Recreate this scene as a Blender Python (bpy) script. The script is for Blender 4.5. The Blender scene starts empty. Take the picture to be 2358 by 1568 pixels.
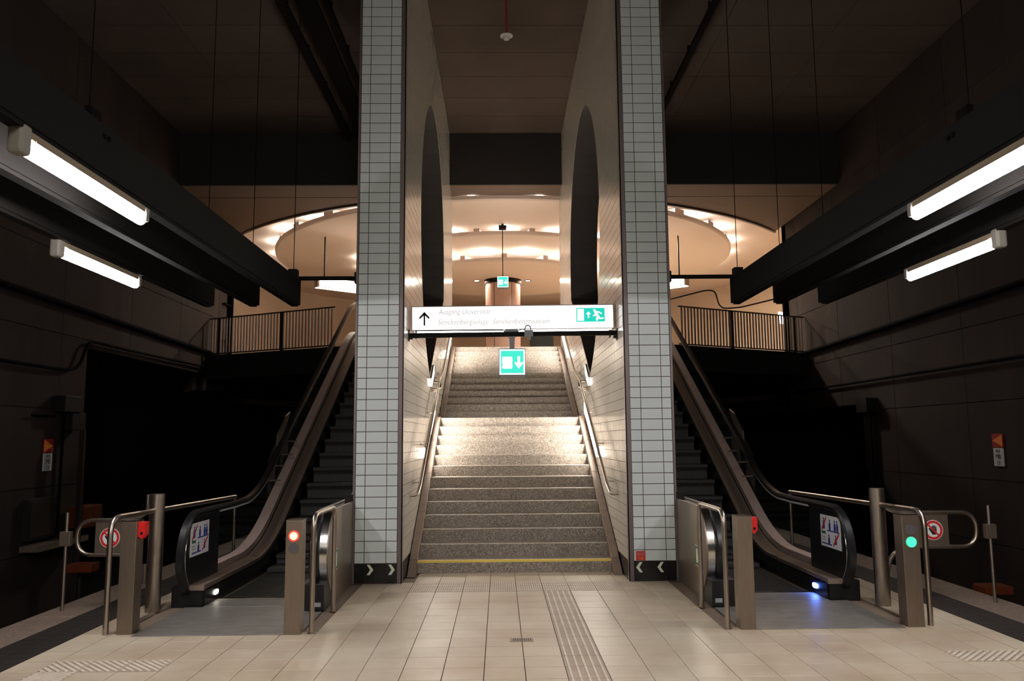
import bpy, bmesh, math, random
from mathutils import Vector, Matrix
from mathutils.geometry import tessellate_polygon
random.seed(7)
SC = bpy.context.scene
COL = SC.collection
PI = math.pi

# ------------------------------------------------------------------ camera, world, exposure
cd = bpy.data.cameras.new('camera'); cam = bpy.data.objects.new('camera', cd); COL.objects.link(cam)
cd.sensor_fit = 'HORIZONTAL'; cd.sensor_width = 36.0; cd.lens = 36.0 * 1858.0 / 2358.0
cd.clip_start = 0.05; cd.clip_end = 200
R = Matrix(((0.9998593, 0.0057374, -0.0157657), (-0.014958, -0.1207327, -0.9925724), (-0.0075982, 0.9926685, -0.1206299)))
cam.matrix_world = Matrix.Translation((-0.16, 0.0, 1.65)) @ R.to_4x4()
SC.camera = cam
wd = bpy.data.worlds.new('world'); SC.world = wd; wd.use_nodes = True
wd.node_tree.nodes['Background'].inputs[0].default_value = (0.5, 0.45, 0.42, 1)
wd.node_tree.nodes['Background'].inputs[1].default_value = 0.0012
SC.view_settings.view_transform = 'Standard'; SC.view_settings.look = 'None'
SC.view_settings.exposure = 0.0; SC.view_settings.gamma = 1.0; SC.view_settings.use_curve_mapping = False
SC.cycles.use_denoising = True
SC.cycles.max_bounces = 8
SC.cycles.sample_clamp_indirect = 6.0

TUBE_E = 150.0      # fluorescent tubes
COVE_E = 480.0      # small lamps above the ceiling rings
STRIP_E = 105.0     # light strips beside the stairs

def lamp_area(name, loc, rot, sx, sy, power, col, spread=PI):
    l = bpy.data.lights.new(name, 'AREA'); l.shape = 'RECTANGLE'; l.size = sx; l.size_y = sy
    l.energy = power; l.color = col; l.spread = spread
    o = bpy.data.objects.new(name, l); COL.objects.link(o); o.location = loc; o.rotation_euler = rot
    return o
# the rows of platform tubes go on behind the photographer (outside the frame)
for sx in (-1, 1):
    for yy in (2.2, -0.7, -3.4):
        lamp_area('platform_tube_light', (0.05 + sx * 2.65, yy, 3.15), (0, 0, 0), 0.08, 1.4, 13, (1.0, 0.95, 0.86))
    for yy in (3.2, 0.4, -2.4):
        lamp_area('platform_tube_light', (0.05 + sx * 3.7, yy, 3.15), (0, 0, 0), 0.08, 1.4, 6, (1.0, 0.95, 0.86))
# added fill light, high behind the camera, evens out the tiled wall fronts
lamp_area('added_platform_fill', (0.0, -3.6, 5.2), (math.radians(52), 0, 0), 1.0, 2.4, 270, (1.0, 0.95, 0.85))

# fill lights added to brighten the upper concourse, hidden behind the tiled walls
for cx, cy in ((-3.6, 23.2), (-4.2, 27.5), (4.3, 23.2), (4.95, 27.5)):
    lamp_area('added_concourse_fill', (cx, cy, 7.39), (0, 0, 0), 0.5, 0.5, 400, (1.0, 0.88, 0.74))

# ------------------------------------------------------------------ mesh helpers
class MB:
    def __init__(s): s.v = []; s.f = []
    def add(s, vs, fs):
        n = len(s.v); s.v += [tuple(p) for p in vs]; s.f += [tuple(i + n for i in f) for f in fs]; return s
    def box(s, x0, x1, y0, y1, z0, z1):
        x0, x1 = min(x0, x1), max(x0, x1); y0, y1 = min(y0, y1), max(y0, y1); z0, z1 = min(z0, z1), max(z0, z1)
        return s.add([(x0, y0, z0), (x1, y0, z0), (x1, y1, z0), (x0, y1, z0), (x0, y0, z1), (x1, y0, z1), (x1, y1, z1), (x0, y1, z1)],
                     [(0, 3, 2, 1), (4, 5, 6, 7), (0, 1, 5, 4), (1, 2, 6, 5), (2, 3, 7, 6), (3, 0, 4, 7)])
    def beam(s, a, b, w, h, up=(0, 0, 1)):
        a = Vector(a); b = Vector(b); d = (b - a).normalized(); u = Vector(up); r = d.cross(u)
        if r.length < 1e-4: r = d.cross(Vector((1, 0, 0)))
        r.normalize(); u = r.cross(d).normalized()
        P = []
        for c in (a, b):
            for i, j in ((-1, -1), (1, -1), (1, 1), (-1, 1)): P.append(c + r * (w / 2 * i) + u * (h / 2 * j))
        return s.add(P, [(0, 1, 2, 3), (7, 6, 5, 4), (0, 4, 5, 1), (1, 5, 6, 2), (2, 6, 7, 3), (3, 7, 4, 0)])
    def prism(s, poly, a, b, ax='x', holes=()):
        """polygon in the plane across axis ax, extruded from a to b"""
        def P(p, t):
            if ax == 'x': return (t, p[0], p[1])
            if ax == 'y': return (p[0], t, p[1])
            return (p[0], p[1], t)
        if not holes:
            n = len(poly)
            vs = [P(p, a) for p in poly] + [P(p, b) for p in poly]
            fs = [tuple(range(n))[::-1], tuple(range(n, 2 * n))] + [(i, (i + 1) % n, n + (i + 1) % n, n + i) for i in range(n)]
            if n > 6:
                tri = tessellate_polygon([[Vector((p[0], p[1], 0)) for p in poly]])
                fs = fs[2:] + [tuple(t) for t in tri] + [tuple(i + n for i in t[::-1]) for t in tri]
            return s.add(vs, fs)
        loops = [poly] + list(holes)
        tri = tessellate_polygon([[Vector((p[0], p[1], 0)) for p in l] for l in loops])
        al = [p for l in loops for p in l]; n = len(al)
        fs = [tuple(t) for t in tri] + [tuple(i + n for i in t[::-1]) for t in tri]
        k = 0
        for l in loops:
            m = len(l)
            fs += [(k + i, k + (i + 1) % m, n + k + (i + 1) % m, n + k + i) for i in range(m)]; k += m
        return s.add([P(p, a) for p in al] + [P(p, b) for p in al], fs)
    def tube(s, pts, r, n=10, closed=False):
        pts = [Vector(p) for p in pts]; m = len(pts); vs = []; prev = None
        for i, p in enumerate(pts):
            if closed: d = pts[(i + 1) % m] - pts[i - 1]
            else: d = pts[min(i + 1, m - 1)] - pts[max(i - 1, 0)]
            d.normalize()
            u = prev if prev is not None else (Vector((0, 0, 1)) if abs(d.z) < 0.9 else Vector((1, 0, 0)))
            u = (u - d * u.dot(d)).normalized(); prev = u; w = d.cross(u)
            for k in range(n):
                t = 2 * PI * k / n; vs.append(p + (u * math.cos(t) + w * math.sin(t)) * r)
        fs = []
        for i in range(m if closed else m - 1):
            j = (i + 1) % m
            for k in range(n): fs.append((i * n + k, i * n + (k + 1) % n, j * n + (k + 1) % n, j * n + k))
        if not closed: fs += [tuple(range(n))[::-1], tuple(range((m - 1) * n, m * n))]
        return s.add(vs, fs)
    def disc(s, c, r, h, ax='y', n=24):
        """short cylinder of length h along axis ax, starting at c"""
        c = Vector(c); e = {'x': Vector((h, 0, 0)), 'y': Vector((0, h, 0)), 'z': Vector((0, 0, h))}[ax]
        return s.tube([c, c + e], r, n)
    def lathe(s, prof, c, n=32, a0=0, a1=2 * PI):
        full = abs(a1 - a0 - 2 * PI) < 1e-6; m = len(prof); k = n if full else n + 1
        vs = [(c[0] + r * math.cos(a0 + (a1 - a0) * i / n), c[1] + r * math.sin(a0 + (a1 - a0) * i / n), c[2] + z) for i in range(k) for r, z in prof]
        fs = []
        for i in range(n):
            j = (i + 1) % k
            for q in range(m - 1): fs.append((i * m + q, j * m + q, j * m + q + 1, i * m + q + 1))
        return s.add(vs, fs)
    def strip(s, A, B):
        n = len(A); return s.add(list(A) + list(B), [(i, i + 1, n + i + 1, n + i) for i in range(n - 1)])
    def mesh(s, name, m, bevel=0.0, smooth=None, seg=2):
        me = bpy.data.meshes.new(name); me.from_pydata(s.v, [], s.f)
        bm = bmesh.new(); bm.from_mesh(me)
        bmesh.ops.recalc_face_normals(bm, faces=bm.faces)
        if bevel: bmesh.ops.bevel(bm, geom=list(bm.edges), offset=bevel, segments=seg, profile=0.6, affect='EDGES', clamp_overlap=True)
        bm.to_mesh(me); bm.free()
        me.materials.append(m)
        if smooth is not None:
            me.shade_smooth(); me.set_sharp_from_angle(angle=math.radians(smooth))
        return me
    def obj(s, name, m, parent=None, bevel=0.0, smooth=None, seg=2, **props):
        o = bpy.data.objects.new(name, s.mesh(name, m, bevel, smooth, seg)); COL.objects.link(o)
        if parent: o.parent = parent
        for k, v in props.items(): o[k] = v
        return o

def empty(name, label, cat, group=None):
    o = bpy.data.objects.new(name, None); COL.objects.link(o); o['label'] = label; o['category'] = cat
    if group: o['group'] = group
    return o
def tag(o, label, cat, group=None):
    o['label'] = label; o['category'] = cat
    if group: o['group'] = group
    return o
def struct(name, mb, m, parent=None, **k):
    o = mb.obj(name, m, parent, **k)
    if parent is None: o['kind'] = 'structure'
    return o
def struct_empty(name):
    o = bpy.data.objects.new(name, None); COL.objects.link(o); o['kind'] = 'structure'; return o
def inst(name, me, parent, loc=(0, 0, 0), rotz=0):
    o = bpy.data.objects.new(name, me); COL.objects.link(o); o.parent = parent; o.location = loc; o.rotation_euler = (0, 0, rotz); return o
def rounded(pts, r, n=5):
    """polyline with its inner corners rounded"""
    pts = [Vector(p) for p in pts]; out = [pts[0]]
    for i in range(1, len(pts) - 1):
        a, b, c = pts[i - 1], pts[i], pts[i + 1]
        rr = min(r, (a - b).length * .49, (c - b).length * .49)
        p = b + (a - b).normalized() * rr; q = b + (c - b).normalized() * rr
        for k in range(n + 1):
            t = k / n; out.append(p * (1 - t) ** 2 + b * 2 * t * (1 - t) + q * t * t)
    return out + [pts[-1]]
def text_mesh(txt, size, m, name='lettering', shear=0.0, align='LEFT', ext=0.001):
    c = bpy.data.curves.new(name, 'FONT'); c.body = txt; c.size = size; c.shear = shear; c.extrude = ext; c.align_x = align; c.resolution_u = 3
    o = bpy.data.objects.new(name, c); COL.objects.link(o)
    me = bpy.data.meshes.new_from_object(o.evaluated_get(bpy.context.evaluated_depsgraph_get()))
    bpy.data.objects.remove(o); me.name = name; me.materials.clear(); me.materials.append(m); return me

# ------------------------------------------------------------------ materials
def mat(name, col, rough=0.5, metal=0.0, col2=None, scale=4.0, var=0.0, bump=0.0, bscale=60.0, rnd=0.0, island=False,
        emit=None, estr=0.0, stretch=None, speckle=None, spscale=120.0, trans=0.0, spec=0.5, coat=0.0, alpha=1.0):
    m = bpy.data.materials.new(name); m.use_nodes = True; nt = m.node_tree; N = nt.nodes; L = nt.links
    b = N['Principled BSDF']; b.inputs['Roughness'].default_value = rough; b.inputs['Metallic'].default_value = metal
    b.inputs['Specular IOR Level'].default_value = spec
    b.inputs['Coat Weight'].default_value = coat; b.inputs['Coat Roughness'].default_value = 0.08
    c4 = (*col, 1); b.inputs['Base Color'].default_value = c4
    out = None
    geo = N.new('ShaderNodeNewGeometry')
    vec = geo.outputs['Position']
    if stretch:
        mp = N.new('ShaderNodeMapping'); mp.inputs['Scale'].default_value = stretch; L.new(vec, mp.inputs['Vector']); vec = mp.outputs['Vector']
    if col2 is not None:
        nz = N.new('ShaderNodeTexNoise'); nz.inputs['Scale'].default_value = scale; nz.inputs['Detail'].default_value = 6; nz.inputs['Roughness'].default_value = 0.62
        L.new(vec, nz.inputs['Vector'])
        rp = N.new('ShaderNodeValToRGB'); rp.color_ramp.elements[0].position = 0.35; rp.color_ramp.elements[1].position = 0.68
        rp.color_ramp.elements[0].color = c4; rp.color_ramp.elements[1].color = (*col2, 1)
        L.new(nz.outputs['Fac'], rp.inputs['Fac']); out = rp.outputs['Color']
    if speckle is not None:
        vz = N.new('ShaderNodeTexVoronoi'); vz.inputs['Scale'].default_value = spscale; L.new(geo.outputs['Position'], vz.inputs['Vector'])
        sp = N.new('ShaderNodeSeparateColor'); L.new(vz.outputs['Color'], sp.inputs['Color'])
        rs = N.new('ShaderNodeValToRGB'); rs.color_ramp.interpolation = 'CONSTANT'
        rs.color_ramp.elements[0].color = (*speckle[0], 1); rs.color_ramp.elements[1].position = 0.35; rs.color_ramp.elements[1].color = (*speckle[1], 1)
        e = rs.color_ramp.elements.new(0.75); e.color = (*speckle[2], 1)
        L.new(sp.outputs[0], rs.inputs['Fac'])
        if out is None: out = rs.outputs['Color']
        else:
            mx = N.new('ShaderNodeMix'); mx.data_type = 'RGBA'; mx.inputs['Factor'].default_value = 0.6
            L.new(out, mx.inputs['A']); L.new(rs.outputs['Color'], mx.inputs['B']); out = mx.outputs['Result']
    if rnd:
        src = geo.outputs['Random Per Island'] if island else N.new('ShaderNodeObjectInfo').outputs['Random']
        mr = N.new('ShaderNodeMapRange'); mr.inputs['To Min'].default_value = 1 - rnd; mr.inputs['To Max'].default_value = 1 + rnd
        L.new(src, mr.inputs['Value'])
        hs = N.new('ShaderNodeHueSaturation'); L.new(mr.outputs['Result'], hs.inputs['Value'])
        if out is not None: L.new(out, hs.inputs['Color'])
        else: hs.inputs['Color'].default_value = c4
        out = hs.outputs['Color']
    if out is not None: L.new(out, b.inputs['Base Color'])
    if bump:
        nb = N.new('ShaderNodeTexNoise'); nb.inputs['Scale'].default_value = bscale; nb.inputs['Detail'].default_value = 3; L.new(vec, nb.inputs['Vector'])
        bp = N.new('ShaderNodeBump'); bp.inputs['Strength'].default_value = bump; bp.inputs['Distance'].default_value = 0.01
        L.new(nb.outputs['Fac'], bp.inputs['Height']); L.new(bp.outputs['Normal'], b.inputs['Normal'])
    if emit is not None:
        b.inputs['Emission Color'].default_value = (*emit, 1); b.inputs['Emission Strength'].default_value = estr
    if trans:
        b.inputs['Transmission Weight'].default_value = trans; b.inputs['IOR'].default_value = 1.45
    return m
M = {}
M['tile'] = mat('beige_floor_tile', (0.52, 0.455, 0.345), 0.40, col2=(0.385, 0.295, 0.205), scale=1.1, rnd=0.045, bump=0.05, bscale=14)
M['tileb'] = mat('beige_floor_tile_rows', (0.52, 0.455, 0.345), 0.40, col2=(0.385, 0.295, 0.205), scale=1.1, rnd=0.045, island=True)
M['grout'] = mat('brown_floor_grout', (0.16, 0.115, 0.08), 0.9)
M['tactile'] = mat('brown_tactile_tile', (0.40, 0.32, 0.24), 0.6, col2=(0.34, 0.26, 0.19), scale=3, rnd=0.04)
M['rib'] = mat('pale_tactile_rib', (0.62, 0.55, 0.46), 0.5, col2=(0.52, 0.44, 0.35), scale=6)
M['darktile'] = mat('dark_edge_tile', (0.022, 0.018, 0.016), 0.75, rnd=0.25, spec=0.2)
M['edge'] = mat('brown_edge_granite', (0.16, 0.115, 0.085), 0.7, col2=(0.12, 0.085, 0.065), scale=3, speckle=((0.10, 0.07, 0.05), (0.16, 0.115, 0.085), (0.22, 0.17, 0.13)), spscale=90)
M['white'] = mat('white_glazed_tile', (0.535, 0.585, 0.575), 0.5, rnd=0.02, spec=0.35)
M['whiteb'] = mat('cream_glazed_wall_tile', (0.62, 0.575, 0.50), 0.19, rnd=0.03, island=True, bump=0.06, bscale=8, spec=0.7, coat=0.35)
M['joint'] = mat('brown_wall_joint', (0.065, 0.040, 0.031), 0.9, spec=0.2)
M['blacktile'] = mat('black_base_tile', (0.006, 0.006, 0.007), 0.22)
M['glow'] = mat('pale_arrow_paint', (0.62, 0.66, 0.52), 0.6)
M['trim'] = mat('dark_bronze_trim', (0.16, 0.13, 0.125), 0.45, metal=0.6)
M['concrete'] = mat('dark_stained_concrete', (0.036, 0.023, 0.019), 0.9, spec=0.2, col2=(0.022, 0.0165, 0.015), scale=0.9, stretch=(1.6, 1.6, 0.35), rnd=0.14, bump=0.15, bscale=20)
M['concretej'] = mat('concrete_joint', (0.012, 0.009, 0.008), 0.9)
M['reveal'] = mat('dark_grey_reveal', (0.045, 0.038, 0.034), 0.8, col2=(0.036, 0.031, 0.029), scale=2)
M['lintel'] = mat('dark_lintel_concrete', (0.024, 0.019, 0.017), 0.85, col2=(0.018, 0.015, 0.013), scale=1.2, bump=0.1)
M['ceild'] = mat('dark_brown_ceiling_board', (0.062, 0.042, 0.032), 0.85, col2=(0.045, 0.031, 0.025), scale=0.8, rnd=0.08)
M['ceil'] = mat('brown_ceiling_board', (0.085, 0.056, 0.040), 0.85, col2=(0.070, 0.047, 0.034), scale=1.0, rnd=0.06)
M['granite'] = mat('speckled_stair_granite', (0.26, 0.22, 0.185), 0.65, col2=(0.20, 0.165, 0.135), scale=5,
                   speckle=((0.10, 0.08, 0.065), (0.23, 0.195, 0.16), (0.42, 0.37, 0.31)), spscale=95, bump=0.3, bscale=130, rnd=0.05)
M['granite2'] = mat('warm_string_granite', (0.20, 0.14, 0.105), 0.7, col2=(0.14, 0.098, 0.074), scale=4, rnd=0.05)
M['yellow'] = mat('yellow_step_marking', (0.72, 0.52, 0.10), 0.6)
M['steel'] = mat('brushed_steel', (0.44, 0.375, 0.315), 0.34, metal=1.0, col2=(0.36, 0.305, 0.25), scale=6, stretch=(9, 9, 0.8))
M['steeld'] = mat('dull_brown_steel', (0.29, 0.228, 0.178), 0.42, metal=0.85, col2=(0.25, 0.195, 0.15), scale=5, stretch=(7, 7, 0.9))
M['bright'] = mat('polished_steel', (0.75, 0.73, 0.70), 0.18, metal=1.0)
M['alu'] = mat('pale_aluminium_edge', (0.80, 0.78, 0.76), 0.3, metal=0.35)
M['plate'] = mat('worn_steel_floor_plate', (0.20, 0.185, 0.167), 0.5, metal=0.15, col2=(0.125, 0.115, 0.102), scale=5, stretch=(1, 2.5, 1), bump=0.1, bscale=160)
M['deck'] = mat('rose_aluminium_deck', (0.86, 0.63, 0.57), 0.5, metal=0.1, col2=(0.78, 0.57, 0.52), scale=3)
M['decki'] = mat('brown_aluminium_deck', (0.30, 0.225, 0.18), 0.42, metal=0.5)
M['black'] = mat('black_lacquer', (0.008, 0.008, 0.009), 0.3)
M['rubber'] = mat('black_rubber', (0.010, 0.010, 0.011), 0.28, spec=0.6)
M['step'] = mat('dark_escalator_step', (0.030, 0.028, 0.027), 0.6, metal=0.2)
M['stepr'] = mat('dark_escalator_riser', (0.040, 0.037, 0.036), 0.6, metal=0.2)
def clear_pane(name):
    m = bpy.data.materials.new(name); m.use_nodes = True; nt = m.node_tree; N = nt.nodes; N.remove(N['Principled BSDF'])
    a = N.new('ShaderNodeBsdfTransparent'); a.inputs['Color'].default_value = (0.95, 0.965, 0.96, 1)
    b = N.new('ShaderNodeBsdfGlossy'); b.inputs['Roughness'].default_value = 0.03
    lw = N.new('ShaderNodeLayerWeight'); lw.inputs['Blend'].default_value = 0.5
    pw = N.new('ShaderNodeMath'); pw.operation = 'POWER'; pw.inputs[1].default_value = 5.0; nt.links.new(lw.outputs['Facing'], pw.inputs[0])
    f = N.new('ShaderNodeMath'); f.operation = 'MULTIPLY_ADD'; f.inputs[1].default_value = 0.35; f.inputs[2].default_value = 0.03; nt.links.new(pw.outputs[0], f.inputs[0])
    x = N.new('ShaderNodeMixShader'); nt.links.new(f.outputs[0], x.inputs[0]); nt.links.new(a.outputs[0], x.inputs[1]); nt.links.new(b.outputs[0], x.inputs[2])
    nt.links.new(x.outputs[0], N['Material Output'].inputs['Surface']); return m
M['glass'] = clear_pane('clear_glass')
M['beam'] = mat('dark_grey_channel', (0.012, 0.011, 0.010), 0.8, spec=0.04)
M['tray'] = mat('dark_cable_tray', (0.006, 0.004, 0.004), 0.9, spec=0.05)
M['cap'] = mat('grey_lamp_cap', (0.20, 0.185, 0.155), 0.6)
M['housing'] = mat('brown_lamp_housing', (0.22, 0.17, 0.11), 0.5)
M['tube'] = mat('lit_fluorescent_tube', (0.9, 0.9, 0.9), 0.4, emit=(1.0, 0.95, 0.97), estr=TUBE_E)
M['cove'] = mat('lit_cove_bulb', (0.9, 0.9, 0.9), 0.4, emit=(1.0, 0.92, 0.80), estr=COVE_E)
M['strip'] = mat('lit_stair_strip', (0.9, 0.9, 0.9), 0.4, emit=(1.0, 0.92, 0.82), estr=STRIP_E)
M['strip2'] = mat('lit_small_panel', (0.9, 0.9, 0.9), 0.4, emit=(1.0, 0.92, 0.82), estr=9.0)
M['plaster'] = mat('cream_pink_plaster', (0.68, 0.55, 0.475), 0.8)
M['plasterw'] = mat('cream_plaster_wall', (0.58, 0.45, 0.34), 0.8, col2=(0.52, 0.40, 0.30), scale=0.8)
M['column'] = mat('rose_column_cladding', (0.55, 0.37, 0.31), 0.28, col2=(0.50, 0.33, 0.27), scale=2)
M['soffit'] = mat('brown_soffit', (0.125, 0.082, 0.063), 0.8)
M['white_lit'] = mat('backlit_white_panel', (0.9, 0.88, 0.86), 0.5, emit=(1.0, 0.965, 0.95), estr=1.06)
M['under_lit'] = mat('backlit_white_underside', (0.9, 0.88, 0.86), 0.5, emit=(1.0, 0.95, 0.90), estr=10.0)
M['box_lit'] = mat('backlit_box_panel', (0.9, 0.88, 0.86), 0.5, emit=(1.0, 0.90, 0.84), estr=9.0)
M['green_lit'] = mat('backlit_green_panel', (0.0, 0.3, 0.24), 0.5, emit=(0.0, 0.55, 0.42), estr=1.0)
M['teal_lit'] = mat('backlit_teal_panel', (0.01, 0.05, 0.04), 0.5, emit=(0.035, 0.84, 0.62), estr=1.0)
M['picto_lit'] = mat('backlit_white_symbol', (0.9, 0.9, 0.9), 0.5, emit=(0.92, 1.0, 0.97), estr=1.5)
M['faint'] = mat('faint_backlit_lettering', (0.02, 0.02, 0.02), 0.9, emit=(1.0, 0.96, 0.96), estr=0.42, spec=0.0)
M['ink'] = mat('black_print', (0.010, 0.008, 0.010), 0.6)
M['red_on'] = mat('lit_red_lens', (0.8, 0.1, 0.05), 0.3, emit=(1.0, 0.018, 0.014), estr=2.6)
M['red_core'] = mat('lit_red_lens_core', (0.9, 0.5, 0.3), 0.3, emit=(1.0, 0.74, 0.46), estr=1.35)
M['green_on'] = mat('lit_green_lens', (0.1, 0.8, 0.4), 0.3, emit=(0.03, 0.95, 0.42), estr=1.15)
M['lens_off'] = mat('unlit_grey_lens', (0.10, 0.09, 0.10), 0.25)
M['red'] = mat('red_plastic', (0.62, 0.015, 0.012), 0.4)
M['redsign'] = mat('red_sign_paint', (0.50, 0.02, 0.02), 0.5)
M['whitesign'] = mat('white_sign_paint', (0.62, 0.62, 0.60), 0.5)
M['bluesign'] = mat('dark_blue_print', (0.02, 0.04, 0.22), 0.5)
M['greysign'] = mat('grey_print', (0.33, 0.33, 0.33), 0.5)
M['greensign'] = mat('dark_green_sign', (0.015, 0.13, 0.065), 0.5)
M['orange'] = mat('orange_enamel', (0.11, 0.022, 0.004), 0.7, spec=0.2)
M['orangelite'] = mat('orange_triangle_paint', (0.85, 0.24, 0.03), 0.6)
M['darkred'] = mat('dark_red_paint', (0.36, 0.008, 0.008), 0.6)
M['blue_light'] = mat('lit_blue_lens', (0.6, 0.7, 1.0), 0.3, emit=(0.10, 0.22, 1.0), estr=95.0)
M['warm_light'] = mat('lit_white_lens', (0.9, 0.9, 0.9), 0.3, emit=(1.0, 0.93, 0.78), estr=9.0)
M['darkmetal'] = mat('black_painted_metal', (0.010, 0.008, 0.007), 0.6, spec=0.15)
M['railbar'] = mat('dark_bronze_bar', (0.05, 0.03, 0.022), 0.5, metal=0.4)
M['greymetal'] = mat('grey_painted_metal', (0.16, 0.17, 0.18), 0.5)
M['void'] = mat('tunnel_black', (0.006, 0.006, 0.006), 0.95)
M['trackbed'] = mat('dark_track_ballast', (0.015, 0.012, 0.011), 0.95)
M['pipe'] = mat('black_pipe', (0.004, 0.003, 0.003), 0.9, spec=0.05)
M['bronze'] = mat('brown_grate_metal', (0.30, 0.24, 0.18), 0.55, metal=0.3)
M['smoked'] = mat('dark_green_board', (0.006, 0.018, 0.016), 0.3)
M['downlight'] = mat('lit_downlight', (0.9, 0.9, 0.9), 0.4, emit=(1.0, 0.74, 0.58), estr=1100.0)

AX = 0.015                    # axis of the stair hall
TW = 0.294; TX0 = 0.012       # floor tile pitch
ROW0 = 6.107; RP = 0.2935

def s_line(y):                # nosing line of the stairs
    if y < 14.12: return 0.155 + 0.484375 * (y - 10.28)
    if y < 15.08: return 2.015
    return 2.16375 + 0.4648 * (y - 15.4)

# ------------------------------------------------------------------ floor
EDL, EDR = -3.78, 4.03        # tile field edges
fl = struct_empty('floor')
base = MB(); base.box(EDL, EDR, -4, 18, -0.30, -0.012); base.obj('screed', M['grout'], fl)
tm = MB(); g = 0.0055
tm.box(g / 2, TW - g / 2, g / 2, RP - g / 2, -0.012, 0.0); tile_me = tm.mesh('tile', M['tile'], bevel=0.0015, seg=1)
rt = MB(); rt.box(g / 2, TW - g / 2, g / 2, RP - g / 2, -0.012, -0.001)
rt_me = rt.mesh('guidance_tile', M['tactile'])
rr = MB()
for k in range(5): x = 0.028 + k * 0.0595; rr.box(x - 0.009, x + 0.009, 0.004, RP - 0.004, -0.002, 0.005)
rr_me = rr.mesh('rib', M['rib'], bevel=0.002, seg=1)
fr = MB()
for k in range(12):
    for j in range(2):
        x = 0.014 + k * 0.0243; y = 0.012 + j * 0.143; fr.box(x - 0.006, x + 0.006, y, y + 0.125, -0.002, 0.004)
fr_me = fr.mesh('rib', M['rib'])
dg = MB()
for k in range(-6, 8):
    # diagonal ribs cut to the tile square
    p = []
    c0 = k * 0.0588
    a = max(0.006, -c0 + 0.006); b = min(TW - 0.006, RP - 0.006 - c0)
    if b - a > 0.03:
        dg.beam((a, a + c0, 0.002), (b, b + c0, 0.002), 0.023, 0.010)
dg_me = dg.mesh('rib', M['rib'])
dgm = MB()
for k in range(-6, 8):
    c0 = k * 0.0588; a = max(0.006, -c0 + 0.006); b = min(TW - 0.006, RP - 0.006 - c0)
    if b - a > 0.03: dgm.beam((TW - a, a + c0, 0.002), (TW - b, b + c0, 0.002), 0.023, 0.010)
dgm_me = dgm.mesh('rib', M['rib'])
rest = MB()
def edge_tile(x0, x1, y0, y1):
    rest.box(x0 + g / 2, x1 - g / 2, y0 + g / 2, y1 - g / 2, -0.012, 0.0)
nt_ = 0
for r in range(-34, 15):
    y0 = ROW0 + r * RP; y1 = y0 + RP
    for c in range(-13, 14):
        x0 = TX0 + c * TW; x1 = x0 + TW
        if x1 <= EDL + .02 or x0 >= EDR - .02: continue
        inplate = y0 > 7.1 and ((-3.40 + AX < (x0 + x1) / 2 < -1.88) or (1.90 < (x0 + x1) / 2 < 3.40 + AX * 2))
        if inplate: continue
        if y0 > 9.6 and abs((x0 + x1) / 2 - AX) > 1.32: continue
        if y0 > 7.1 and x0 < -1.70 and x0 > -2.1: x0 = max(x0, -1.885)
        if y0 > 7.1 and x1 > 1.7 and x1 < 2.1: x1 = min(x1, 1.915)
        full = abs(x1 - x0 - TW) < 1e-4 and x0 >= EDL and x1 <= EDR
        x0 = max(x0, EDL); x1 = min(x1, EDR)
        if y0 < 5.5 or not full:
            edge_tile(x0, x1, y0, y1); continue
        me = tile_me; ribs = None
        if c == 1 and r < 10: me, ribs = rt_me, rr_me
        elif r in (10, 11) and abs((x0 + x1) / 2 - AX) < 1.33: me, ribs = rt_me, fr_me
        elif r == 0 and c <= -10: me, ribs = rt_me, dgm_me
        elif r == 0 and c >= 11: me, ribs = rt_me, dg_me
        elif r == -1 and c <= -12: me, ribs = rt_me, dg_me
        o = inst('tile' if ribs is None else 'tactile_tile', me, fl, (x0, y0, 0)); nt_ += 1
        if ribs is not None: inst('rib', ribs, o)
rest.obj('tile_field', M['tileb'], fl)['kind'] = 'stuff'
for sgn, e0, e1, e2 in ((-1, EDL, -4.20, -4.62), (1, EDR, 4.44, 4.90)):
    st = MB()
    y = -4.0
    while y < 18:
        st.box(e0 + sgn * 0.002, (e0 + e1) / 2 - sgn * 0.002, y, y + 0.146, -0.012, 0.001)
        st.box((e0 + e1) / 2 + sgn * 0.002, e1, y, y + 0.146, -0.012, 0.001); y += 0.15
    st.obj('dark_tiles', M['darktile'], fl)['kind'] = 'stuff'
    y = -4.0
    while y < 18:
        e = MB(); e.box(e1 + sgn * 0.004, e2, y, y + 1.19, -0.12, 0.003); e.obj('edge_slab', M['edge'], fl, bevel=0.006, seg=1); y += 1.2
    b = MB(); b.box(e0, e2 - sgn * 0.10, -4, 18, -1.1, -0.125); b.obj('platform_wall', M['concrete'], fl)
tb = MB(); tb.box(-10.5, -4.5, -4, 36, -1.3, -1.1); struct('floor_track_left', tb, M['trackbed'])
tb = MB(); tb.box(4.6, 10.5, -4, 36, -1.3, -1.1); struct('floor_track_right', tb, M['trackbed'])

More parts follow.
